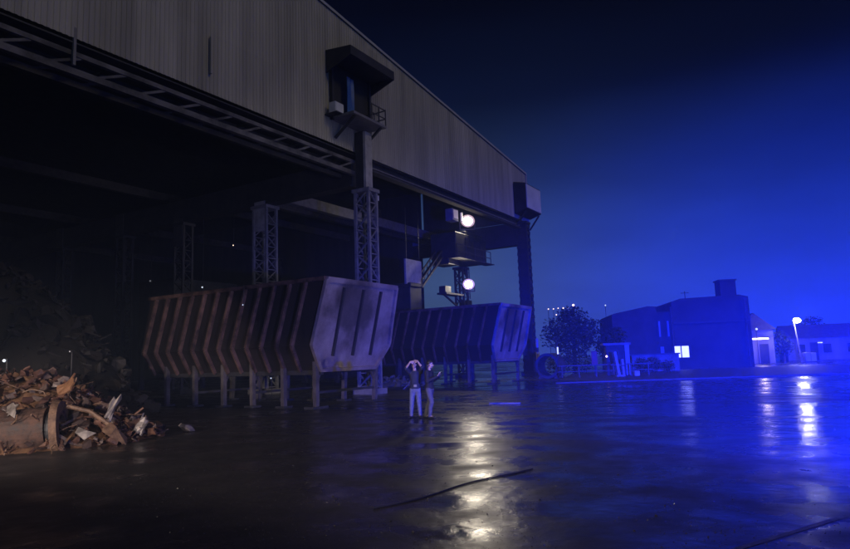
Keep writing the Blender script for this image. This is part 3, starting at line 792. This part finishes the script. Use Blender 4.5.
ph.rotation_euler = (R(-25),0,R(-112))
tag(ph, 'small phone held by the person in the black jacket', 'phone')
MB().box((0,0,0),(.075,.010,.15)).build('phone_body', M['shoe'], ph)
MB().box((0,-.007,0),(.068,.003,.14)).build('screen', M['g_dotc'], ph)

# ------------------------------------------------------------------ small lamps in and around the shed
def work_lamp(loc, label, m, r=.06, post=0, hang=0):
    e = empty('work_lamp', loc); tag(e, label, 'lamp', 'small lamps about the shed')
    MB().ball((0,-.05,0), r, 10, 6).build('bulb', m, e, smooth=True)
    mb = MB(); mb.box((0,.06,0),(r*2.4,.1,r*2.4))
    mb.build('housing', M['steel_dark'], e)
    if post: MB().tube((0,.08,-post),(0,.08,0),.02,6).build('post', M['steel_dark'], e)
    if hang: MB().tube((0,.08,0),(0,.08,hang),.012,6).build('cable', M['steel_dark'], e)
work_lamp((-12.6,19.2,2.2), 'small cold lamp on a stand behind the lit scrap heap', M['g_dotc'], .045, post=2.2)
work_lamp((-11.6,20.9,2.45), 'tiny lamp on a stand at the right edge of the scrap heap', M['g_dim'], .022, post=2.45)
work_lamp(sw(-24,19.2,8.0), 'dim lamp hanging above the far end of the nearer bin', M['g_dim'], .06, hang=3.7)
work_lamp(sw(-24.3,13.2,7.0), 'small white lamp hanging between the lattice columns', M['g_dotc'], .05, hang=4.7)
work_lamp(sw(-24.6,9.9,9.4), 'small warm lamp high beside the second lattice column', M['g_dot'], .03, hang=2.3)
work_lamp((-7.35,25.65,4.2), 'tiny white lamp on the ribs of the nearer bin', M['g_dotc'], .025, hang=.8)
work_lamp((-8.8,36.2,1.0), 'tiny white lamp under the nearer bin', M['g_dotc'], .035, post=1.0)
wl = MB().add(*chunk_piece(random.Random(4),.28)).build('plastic_sack', M['white_paint']); wl.location = (-3.9,44.4,.7)
wl.location = (-3.4,40.2,.17)
tag(wl, 'small white sack on the ground behind the nearer bin', 'sack')

# ------------------------------------------------------------------ far side of the yard
hz = empty('hazard_post', (8.55,50.2,0)); tag(hz, 'thin striped hazard post beside the right column', 'post')
MB().tube((0,0,0),(0,0,2.7),.09,10).build('post', M['steel_dark'], hz)
MB().tube((0,0,.95),(0,0,1.95),.13,10).build('yellow_band', M['yellow'], hz)
MB().tube((0,0,2.3),(0,0,3.0),.11,10).build('pale_band', M['white_paint'], hz)
# concrete pipe ring
pr = empty('concrete_pipe', (9.0,47.6,.92), R(-32)); tag(pr, 'short concrete pipe standing on edge beyond the second bin', 'pipe')
mb = MB(); n = 26; vs = []
for y, r in ((-.7,.92),(-.7,.72),(.7,.72),(.7,.92)):
    for k in range(n):
        t = 2*math.pi*k/n; vs.append((r*math.cos(t), y, r*math.sin(t)))
fs = [(a*n+k, a*n+(k+1) % n, b*n+(k+1) % n, b*n+k) for a, b in ((0,1),(1,2),(2,3),(3,0)) for k in range(n)]
mb.add(vs, fs).build('ring', M['kerb'], pr)
for x in (-.6,.6): MB().box((x,0,-.82),(.3,1.2,.2)).build('chock', M['bark'], pr)
lt = empty('tube_lamp', (9.35,46.4,0)); tag(lt, 'upright white tube lamp on a post beside the concrete pipe', 'lamp')
MB().tube((0,.12,0),(0,.12,2.6),.04,8).build('post', M['steel_dark'], lt)
MB().tube((0,0,1.75),(0,0,2.25),.05,8).build('tube', M['g_dotc'], lt)
# low railing
rl = empty('railing', (9.2,44.6,.13)); tag(rl, 'low steel railing along the raised strip', 'railing')
for k in range(6): MB().tube((k*1.15,-.12*k,0),(k*1.15,-.12*k,.85),.05,8).build('post', M['steel'], rl)
MB().bar((-.3,.03,.8),(6.1,-.63,.8),.07).build('rail', M['steel'], rl); MB().bar((-.3,.03,.4),(6.1,-.63,.4),.05).build('rail', M['steel'], rl)
# barrier posts
def gate_post(loc, label):
    e = empty('gate_post', loc); tag(e, label, 'post')
    return e
gp = gate_post((12.75,43.3,.13), 'leaning white barrier post with a cross arm before the booth')
MB().bar((0,0,0),(-.22,0,1.65),.17,.17).build('post', M['steel_pale'], gp)
MB().bar((-.55,0,.8),(.35,0,.72),.1).build('arm', M['steel'], gp)
MB().box((0,0,.06),(.5,.5,.12)).build('base', M['concrete'], gp)
gp2 = gate_post((13.15,43.6,.13), 'short grey post just right of the white barrier post')
MB().tube((0,0,0),(-.05,0,1.05),.09,8).build('post', M['steel_pale'], gp2); MB().ball((-.05,0,1.07),.1).build('cap', M['steel_pale'], gp2)
rb = empty('warning_board', (12.0,46.6,.13)); tag(rb, 'faded red board on a post under the trees', 'board')
MB().box((0,0,1.25),(.42,.06,1.0)).build('panel', M['red'], rb); MB().tube((0,.06,0),(0,.06,1.7),.04,8).build('post', M['steel_dark'], rb)
work = empty('bollard_lamp', (12.5,45.2,.13)); tag(work, 'small lamp on a short post left of the booth', 'lamp')
MB().ball((0,0,1.35),.07).build('bulb', M['g_dot'], work); MB().tube((0,.05,0),(0,.05,1.32),.03,6).build('post', M['steel_dark'], work)
# booth
bo = empty('guard_booth', (13.5,46.4,.13), R(-8)); tag(bo, 'small flat roofed booth with a pale corner pillar', 'booth')
MB().box((0,0,1.05),(1.5,1.3,2.1)).build('wall', M['brick'], bo)
MB().box((0,0,2.19),(1.9,1.7,.16)).build('roof', M['concrete'], bo)
MB().box((.66,-.76,1.05),(.3,.2,2.1)).build('pillar', M['steel_pale'], bo)
f_ = MB().box((-.25,-.67,1.35),(.75,.04,.75)).build('window', M['steel_dark'], bo); MB().box((-.25,-.70,1.35),(.62,.02,.62)).build('pane', M['glass'], f_)
wbk = MB().box((0,0,.17),(.34,.3,.34)).build('white_block', M['white_paint'], bevel=.02); wbk.location = (14.0,43.6,.13); tag(wbk, 'small white block on the ground in front of the booth', 'block')
# low wall before the dark building
lw = empty('low_wall', (17.9,51.0,.13), R(-6)); tag(lw, 'pale low wall before the left wing of the dark building', 'wall')
MB().box((0,0,.65),(3.6,.3,1.3)).build('wall', M['concrete'], lw); MB().box((0,0,1.34),(3.8,.4,.1)).build('coping', M['kerb'], lw)

# dark industrial building
db = empty('dark_building', (22,58,0), R(-8)); tag(db, 'dark flat roofed building with one lit window and a roof tower', 'building')
def wall_block(x0, x1, y0, y1, z0, prof, m, nm):
    poly = [(x0,y0,z0)] + [(x,y0,z) for x, z in prof] + [(x1,y0,z0)]
    return MB().prism(poly, (0,y1-y0,0)).build(nm, m, db)
wall_block(-5.1,.05,0,9,0,[(-5.1,5.05),(-4.9,5.2),(-1.9,5.75),(-1.15,5.7),(-1.1,5.2),(.05,5.15)],M['brick'],'wing_wall')
wall_block(.12,6.7,-.35,10,0,[(.12,6.0),(.9,6.28),(3.0,6.34),(5.9,6.42),(6.7,6.22)],M['brick'],'main_wall')
mb = MB(); mb.bar((1.6,.6,6.1),(1.6,.6,7.0),.06); mb.bar((1.25,.6,6.85),(1.95,.6,6.85),.05); mb.build('aerial', M['steel_dark'], db)
ch = MB().box((5.95,3.2,7.05),(1.4,1.6,1.9)).build('roof_tower', M['brick'], db); MB().box((5.95,3.2,8.04),(1.6,1.75,.12)).build('tower_cap', M['roof_tile'], ch)
MB().box((3.4,-.42,4.1),(6.5,.1,.12)).build('string_course', M['roof_tile'], db)
MB().tube((.0,-.5,.1),(.0,-.5,5.6),.07,8).build('downpipe', M['steel'], db); MB().tube((6.3,-.5,.1),(6.3,-.5,6.1),.07,8).build('downpipe', M['steel'], db)
def window(x, y, z, w, h, m, split=True):
    f = MB().box((x,y,z),(w+.16,.1,h+.16)).build('window', M['steel_dark'], db)
    if split:
        for k in (-1,1): MB().box((x+k*w*.26,y-.06,z),(w*.44,.03,h)).build('pane', m, f)
    else: MB().box((x,y-.06,z),(w,.03,h)).build('pane', m, f)
window(.62,-.42,1.55,1.35,1.0,M['g_win'])
window(-.9,-.06,1.6,.3,.9,M['dim_glass'],False)
for x in (-1.0,-.25): window(x,-.06,3.65,.14,1.4,M['dim_glass'],False)

# pale house with strip lamp
ho = empty('pale_house', (35.85,68,0), R(-14)); tag(ho, 'pale house with glowing strip lamp right of the dark building', 'house')
MB().box((-1.2,3,1.75),(3.6,6,3.5)).build('wall', M['render'], ho)
MB().prism([(-3.2,-.3,3.5),(.9,-.3,3.5),(-1.2,-.3,5.3)],(0,6.6,0)).build('roof', M['roof_tile'], ho)
f_ = MB().box((-1.9,-.06,1.3),(.7,.1,1.5)).build('window', M['steel_dark'], ho); MB().box((-1.9,-.13,1.3),(.56,.03,1.34)).build('pane', M['glass'], f_)
MB().box((-.4,-.06,1.0),(.85,.1,2.0)).build('door', M['steel_dark'], ho)
MB().box((-1.2,-.5,2.75),(3.4,.9,.1)).build('porch_roof', M['concrete'], ho)
sl = empty('strip_lamp', sw(0,0,0)); sl.location = (34.4,66.75,2.55); sl.rotation_euler = (0,0,R(-14)); tag(sl, 'glowing strip lamp under the porch of the pale house', 'lamp')
MB().box((0,0,0),(1.7,.1,.16)).build('tube', M['g_strip'], sl); MB().box((0,.06,.12),(1.8,.14,.08)).build('housing', M['steel_dark'], sl)
# second house far right
h2 = empty('far_house', (44.6,74,0), R(-20)); tag(h2, 'low pale house with dark roof at the right edge', 'house')
MB().box((1,3,1.25),(8,6,2.5)).build('wall', M['render'], h2)
MB().prism([(-3.4,-.5,2.5),(-3.4,6.5,2.5),(-3.4,3,4.1)],(8.9,0,0)).build('roof', M['roof_tile'], h2)
for x in (-1.6,1.0,3.4):
    f_ = MB().box((x,-.06,1.3),(1.0,.1,1.2)).build('window', M['white_paint'], h2); MB().box((x,-.13,1.3),(.8,.03,1.0)).build('pane', M['glass'], f_)
MB().box((-.3,-.06,1.0),(.8,.1,2.0)).build('door', M['steel_dark'], h2)
wl2 = empty('wall_lamp', (43.3,71.2,1.95)); tag(wl2, 'small wall lamp on the low house at the right edge', 'lamp')
MB().box((0,0,0),(.5,.1,.1)).build('tube', M['g_dotc'], wl2); MB().box((0,.07,.0),(.55,.06,.16)).build('housing', M['steel_dark'], wl2)
# street lamp
sl2 = empty('street_lamp', (38.5,67,0)); tag(sl2, 'tall street lamp shining between the pale houses', 'street lamp')
MB().tube((.15,0,0),(-.25,0,4.3),.10,10,.06).build('pole', M['steel_pale'], sl2)
MB().bar((-.25,0,4.25),(-.25,-.5,4.4),.06).build('arm', M['steel_pale'], sl2)
hdm = MB().box((-.25,-.6,4.43),(.5,.6,.12)).build('lamp_head', M['steel_dark'], sl2)
MB().ball((-.25,-.62,4.3),.34,16,10,(1.05,1.05,.75)).build('lens', M['g_street'], hdm, smooth=True)
kb = empty('white_cabinet', (38.9,66.0,0)); tag(kb, 'white low cabinet at the foot of the street lamp', 'cabinet')
MB().box((0,0,.5),(1.2,.5,.95)).build('cabinet_body', M['white_paint'], kb, bevel=.03); MB().box((-.28,-.27,.5),(.5,.03,.8)).build('cabinet_door', M['panel'], kb); MB().box((.28,-.27,.5),(.5,.03,.8)).build('cabinet_door', M['panel'], kb)
# far lamps
for i, (x, h, r, lab) in enumerate([(28.6,12.0,.13,0),(29.8,12.0,.13,0),(30.9,12.1,.12,0),(32.1,12.1,.15,0),(33.2,12.2,.13,0),(34.5,12.7,.27,1),(35.2,12.1,.09,2),(30.4,10.6,.13,3),(42.0,12.4,.17,4)]):
    labs = ['one of the small far lamps in a row above the trees','largest brightest far lamp at the right end of the row above the trees','faint far lamp just right of the brightest one','far lamp hanging below the row above the trees','lone cold far lamp right of the row']
    e = empty('far_lamp', (x,150,0)); tag(e, labs[lab], 'lamp', 'far lamps on tall masts')
    MB().tube((0,0,0),(0,0,h),.06,6).build('mast', M['steel_dark'], e)
    MB().ball((0,-.1,h+.02), r, 10, 6).build('lamp_head', M['g_dot'] if lab != 4 else M['g_dotc'], e, smooth=True)
for x, y, h, lab in [(33.9,66.2,3.55,'small roof lamp on the gable of the pale house'),(36.2,70,3.7,'tiny lamp on a mast right of the pale house')]:
    e = empty('mast_lamp', (x,y,0)); tag(e, lab, 'lamp'); MB().tube((0,.1,0),(0,.1,h),.03,6).build('mast', M['steel_dark'], e); MB().ball((0,0,h),.11).build('bulb', M['g_dotc'], e)

# trees ---------------------------------------------------------------------
def tree(name, loc, h, blobs, nleaf, label, seed, ls=.28, group='trees at the edge of the yard', cat='tree'):
    rnd = random.Random(seed); e = empty(name, loc); tag(e, label, cat, group)
    tr = MB(); tr.tube((0,0,0),(.1,0,h*.45),h*.035,8,h*.022)
    for c, r in blobs: tr.tube((.1,0,h*.35),(c[0],c[1],c[2]),h*.014,6,h*.005)
    tr.build('trunk', M['bark'], e)
    cm = MB(); tot = sum(r**2 for c, r in blobs)
    for c, r in blobs:
        for _ in range(int(nleaf*r*r/tot)):
            d = Vector((rnd.gauss(0,1),rnd.gauss(0,1),rnd.gauss(0,1))).normalized()
            q = rnd.random()**.45*r*(1+.35*noise.noise(d*2+Vector(c)))
            p = Vector(c)+d*q; s = ls*rnd.uniform(.5,1.2)
            Rm = rot(rnd).to_3x3()
            a, b, c3, d4 = [p+Rm @ Vector(v)*s for v in ((-.5,0,0),(0,-.3,.05),(.5,0,0),(0,.3,.05))]
            cm.add([a,b,c3,d4],[(0,1,2,3)])
    cm.build('crown', M['leaf'], e)
tree('dense_tree', (13.6,60,0), 6, [((-1.4,0,3.6),1.6),((.3,.3,4.7),1.5),((1.4,0,3.6),1.5),((0,-.3,2.7),1.7),((-.4,0,5.2),.9)], 3600, 'dense dark tree right of the shed column', 1, .34)
tree('round_tree', (16.2,57,0), 4.4, [((0,0,2.7),1.1),((.7,.2,3.2),.8),((-.6,0,2.3),.9)], 1800, 'smaller dark tree next to the left wing of the dark building', 2, .28)
tree('shrub', (10.9,52,0.13), 1.9, [((-.8,0,.9),.8),((.5,0,1.1),.9),((1.7,0,.7),.7)], 1300, 'low shrub behind the steel railing', 3, .2, cat='shrub')
tree('street_tree', (38.0,69,0), 3.6, [((-.2,0,2.4),1.0),((.3,0,1.6),.8),((-.5,0,1.5),.7)], 1500, 'small pale lit tree behind the street lamp', 4, .22)
tree('hedge_shrub', (36.4,74,0), 3.2, [((-.8,0,1.6),1.1),((.6,0,1.2),1.0)], 1300, 'dark shrub between the pale house and the street lamp', 5, .25, cat='shrub')
tree('garden_tree', (47.5,82,0), 5.0, [((0,0,3.4),1.5),((1.6,0,3.9),1.5),((-1.6,0,2.9),1.2)], 2000, 'dark tree behind the low house at the right edge', 6, .34)
tree('yard_shrub', (17.0,49.6,.13), 1.4, [((-.6,0,.5),.6),((.4,0,.55),.6),((1.4,0,.4),.5)], 1100, 'low dark bush before the pale low wall', 7, .18, cat='shrub')

# ------------------------------------------------------------------ air
hb = MB().box((0,95,12.5),(560,340,27)).build('haze', None)
hm = bpy.data.materials.new('night haze'); hm.use_nodes = True
nt = hm.node_tree; nt.nodes.clear()
out = nt.nodes.new('ShaderNodeOutputMaterial'); pv = nt.nodes.new('ShaderNodeVolumePrincipled')
pv.inputs['Color'].default_value = (.56,.72,1.0,1); pv.inputs['Density'].default_value = .0015; pv.inputs['Anisotropy'].default_value = 0.0
nt.links.new(pv.outputs[0], out.inputs['Volume'])
hb.data.materials.append(hm); tag(hb, 'thin night haze over the yard', 'haze', kind='stuff')

# ------------------------------------------------------------------ light
def light(kind, name, loc, energy, color, size=.2, rotv=None):
    l = bpy.data.lights.new(name, kind); l.energy = energy; l.color = color
    if kind in ('POINT','SPOT'): l.shadow_soft_size = size
    o = bpy.data.objects.new(name, l); col.objects.link(o); o.location = loc
    if rotv is not None: o.rotation_euler = rotv
    return o
def aim(o, target):
    o.rotation_euler = (Vector(target)-Vector(o.location)).to_track_quat('-Z','Y').to_euler()
# moonlight / town glow over the yard
sun = light('SUN','sun',(0,0,40),.29,(1,.84,.60)); sun.data.angle = R(12)
aim(sun, Vector((0,0,40))+Vector((-.70,.45,-.50)))
# the two floodlights, aimed out over the yard
for p_, e_ in ((FL1, 560),(FL2, 500)):
    d_ = Matrix.Rotation(fa,3,'Z') @ Vector((0,-.55,0))
    o_ = light('SPOT','floodlight_beam', p_+d_, e_, (1,.88,.68), .3)
    o_.data.spot_size = R(158); o_.data.spot_blend = .4
    aim(o_, (2,5,-6))
light('POINT','street_lamp_beam', (38.2,66.2,4.15), 520, (1,.95,.9), .25)
light('POINT','strip_lamp_beam', (34.3,66.3,2.3), 70, (1,.8,.7), .3)
# yard lamps behind the photographer: one low on the heap, one wide over the yard
sp = light('SPOT','heap_lamp',(-6.5,-3,2.2),9500,(1,.86,.80),.15)
sp.data.spot_size = R(19); sp.data.spot_blend = .5
aim(sp, (-9.6,16.5,1.5))
def profile(o_, build):
    o_.data.use_nodes = True
    nn = o_.data.node_tree.nodes; ll = o_.data.node_tree.links
    tc = nn.new('ShaderNodeTexCoord'); sx = nn.new('ShaderNodeSeparateXYZ'); ll.new(tc.outputs['Normal'], sx.inputs[0])
    def lm(op, a_, b_=None):
        q = nn.new('ShaderNodeMath'); q.operation = op
        for i_, x_ in enumerate((a_, b_)):
            if x_ is None: continue
            if isinstance(x_, (int, float)): q.inputs[i_].default_value = x_
            else: ll.new(x_, q.inputs[i_])
        return q.outputs[0]
    def step(v_, a_, b_):
        q = nn.new('ShaderNodeMapRange'); q.interpolation_type = 'SMOOTHSTEP'; q.inputs['From Min'].default_value = a_; q.inputs['From Max'].default_value = b_
        ll.new(v_, q.inputs['Value']); return q.outputs[0]
    ll.new(build(sx.outputs, lm, step), nn.get('Emission').inputs['Strength'])
# unseen lamp: output cut low to imitate the foreground shadow, and above the horizontal
wd = light('POINT','yard_lamp',(-13,-5,4.5),13000,(1,.82,.70),.2)
profile(wd, lambda o_, lm, step: lm('MULTIPLY', lm('MULTIPLY', step(o_['Z'], -.268, -.236), step(o_['Z'], -.045, -.10)), step(o_['Y'], .45, .7)))
hl = light('SPOT','bin_end_lamp',(11,1.0,1.1),3900,(1,.93,.85),.1)  # unseen lamp added at the right to brighten the bin ends
hl.data.spot_size = R(40); hl.data.spot_blend = .6
aim(hl, (-2.5,27,3.4))
# blue beacon out of the frame at the right: a flat revolving beam
bc = light('POINT','blue_beacon',(6.7,5.4,1.7),430000,(.004,.016,1.0),.15)
bc.data.use_nodes = True
n_ = bc.data.node_tree.nodes; l_ = bc.data.node_tree.links
em = n_.get('Emission')
tc = n_.new('ShaderNodeTexCoord'); sx = n_.new('ShaderNodeSeparateXYZ')
l_.new(tc.outputs['Normal'], sx.inputs[0])
def lm(op, a_, b_=None):
    q = n_.new('ShaderNodeMath'); q.operation = op
    for i_, x_ in enumerate((a_, b_)):
        if x_ is None: continue
        if isinstance(x_, (int, float)): q.inputs[i_].default_value = x_
        else: l_.new(x_, q.inputs[i_])
    return q.outputs[0]
zu = lm('MAXIMUM', sx.outputs['Z'], 0.0); zd = lm('MINIMUM', sx.outputs['Z'], 0.0)
flat = lm('EXPONENT', lm('ADD', lm('MULTIPLY', lm('MULTIPLY', zu, zu), -20.0), lm('MULTIPLY', lm('MULTIPLY', zd, zd), 0.0)))
dp = n_.new('ShaderNodeVectorMath'); dp.operation = 'DOT_PRODUCT'; l_.new(tc.outputs['Normal'], dp.inputs[0]); dp.inputs[1].default_value = (math.sin(R(22)), math.cos(R(22)), 0)
lobe = lm('EXPONENT', lm('MULTIPLY', lm('SUBTRACT', dp.outputs['Value'], 1.0), 9.5))
l_.new(lm('MULTIPLY', flat, lm('ADD', lobe, .0015)), em.inputs['Strength'])

# night sky
w = bpy.data.worlds.new('World'); scene.world = w; w.use_nodes = True
nt = w.node_tree; N = nt.nodes; Lk = nt.links
bg = N['Background']
sky = N.new('ShaderNodeTexSky'); sky.sky_type = 'NISHITA'; sky.sun_disc = False
sky.sun_elevation = R(-9); sky.sun_rotation = R(50)
tc = N.new('ShaderNodeTexCoord'); sx = N.new('ShaderNodeSeparateXYZ'); Lk.new(tc.outputs['Generated'], sx.inputs[0])
rp = N.new('ShaderNodeValToRGB'); Lk.new(sx.outputs['Z'], rp.inputs['Fac'])
els = rp.color_ramp.elements
stops = [(0,(.40,.76,1.9)),(.10,(.42,.82,1.95)),(.18,(.25,.52,1.35)),(.27,(.10,.22,.72)),(.38,(.022,.05,.24)),(.5,(.005,.010,.06)),(1,(.002,.003,.02))]
while len(els) < len(stops): els.new(.5)
for e_, (p_, c_) in zip(els, stops): e_.position = p_; e_.color = (*c_, 1)
# glow of the town and beacon towards the right
dt = N.new('ShaderNodeVectorMath'); dt.operation = 'DOT_PRODUCT'; Lk.new(tc.outputs['Generated'], dt.inputs[0]); dt.inputs[1].default_value = (.72,.69,.05)
mr = N.new('ShaderNodeMapRange'); mr.inputs['From Min'].default_value = .70; mr.inputs['From Max'].default_value = 1.0
mr.interpolation_type = 'SMOOTHSTEP'
Lk.new(dt.outputs['Value'], mr.inputs['Value'])
gl = N.new('ShaderNodeMix'); gl.data_type = 'RGBA'; gl.inputs[6].default_value = (0,0,0,1); gl.inputs[7].default_value = (.02,.18,4.4,1)
mz = N.new('ShaderNodeMapRange'); mz.interpolation_type = 'SMOOTHSTEP'; mz.inputs['From Min'].default_value = .42; mz.inputs['From Max'].default_value = .05
Lk.new(sx.outputs['Z'], mz.inputs['Value'])
mm = N.new('ShaderNodeMath'); mm.operation = 'MULTIPLY'; Lk.new(mr.outputs[0], mm.inputs[0]); Lk.new(mz.outputs[0], mm.inputs[1])
Lk.new(mm.outputs[0], gl.inputs[0])
fd = N.new('ShaderNodeMix'); fd.data_type = 'RGBA'; fd.blend_type = 'MULTIPLY'; fd.inputs[7].default_value = (.22,.30,.7,1)
Lk.new(mr.outputs[0], fd.inputs[0]); Lk.new(rp.outputs[0], fd.inputs[6])
a1 = N.new('ShaderNodeMix'); a1.data_type = 'RGBA'; a1.blend_type = 'ADD'; a1.inputs[0].default_value = 1; a1.clamp_result = False
Lk.new(fd.outputs[2], a1.inputs[6]); Lk.new(gl.outputs[2], a1.inputs[7])
a2 = N.new('ShaderNodeMix'); a2.data_type = 'RGBA'; a2.blend_type = 'ADD'; a2.inputs[0].default_value = 1; a2.clamp_result = False
Lk.new(a1.outputs[2], a2.inputs[6]); Lk.new(sky.outputs[0], a2.inputs[7])
cn = N.new('ShaderNodeTexNoise'); cn.inputs['Scale'].default_value = 2.6; cn.inputs['Detail'].default_value = 5; cn.inputs['Roughness'].default_value = .55
cm_ = N.new('ShaderNodeMapping'); cm_.inputs['Scale'].default_value = (1,1,3.2); Lk.new(tc.outputs['Generated'], cm_.inputs['Vector']); Lk.new(cm_.outputs[0], cn.inputs['Vector'])
cr_ = N.new('ShaderNodeMapRange'); cr_.inputs['From Min'].default_value = .3; cr_.inputs['From Max'].default_value = .7; cr_.inputs['To Min'].default_value = .80; cr_.inputs['To Max'].default_value = 1.14; Lk.new(cn.outputs['Fac'], cr_.inputs['Value'])
a3 = N.new('ShaderNodeMix'); a3.data_type = 'RGBA'; a3.blend_type = 'MULTIPLY'; a3.inputs[0].default_value = 1; a3.clamp_result = False   # thin uneven cloud
Lk.new(a2.outputs[2], a3.inputs[6]); Lk.new(cr_.outputs[0], a3.inputs[7])
Lk.new(a3.outputs[2], bg.inputs['Color']); bg.inputs['Strength'].default_value = .12

# ------------------------------------------------------------------ camera
cd = bpy.data.cameras.new('camera'); cam = bpy.data.objects.new('camera', cd); col.objects.link(cam)
cd.sensor_width = 36; cd.lens = 640/850*36; cd.clip_start = .05; cd.clip_end = 2000
cam.matrix_world = Matrix.Translation((0,0,1.87)) @ Matrix.Rotation(math.pi/2+math.atan(82.5/640),4,'X') @ Matrix.Rotation(-.035,4,'Z')
scene.camera = cam
scene.render.engine = 'CYCLES'
scene.cycles.use_denoising = True
scene.cycles.max_bounces = 6; scene.cycles.volume_bounces = 0; scene.cycles.diffuse_bounces = 3; scene.cycles.glossy_bounces = 3
scene.cycles.sample_clamp_indirect = 3.0
scene.cycles.caustics_reflective = False; scene.cycles.caustics_refractive = False
vs = scene.view_settings
vs.view_transform = 'Standard'; vs.look = 'None'; vs.exposure = 0; vs.gamma = 1; vs.use_curve_mapping = False
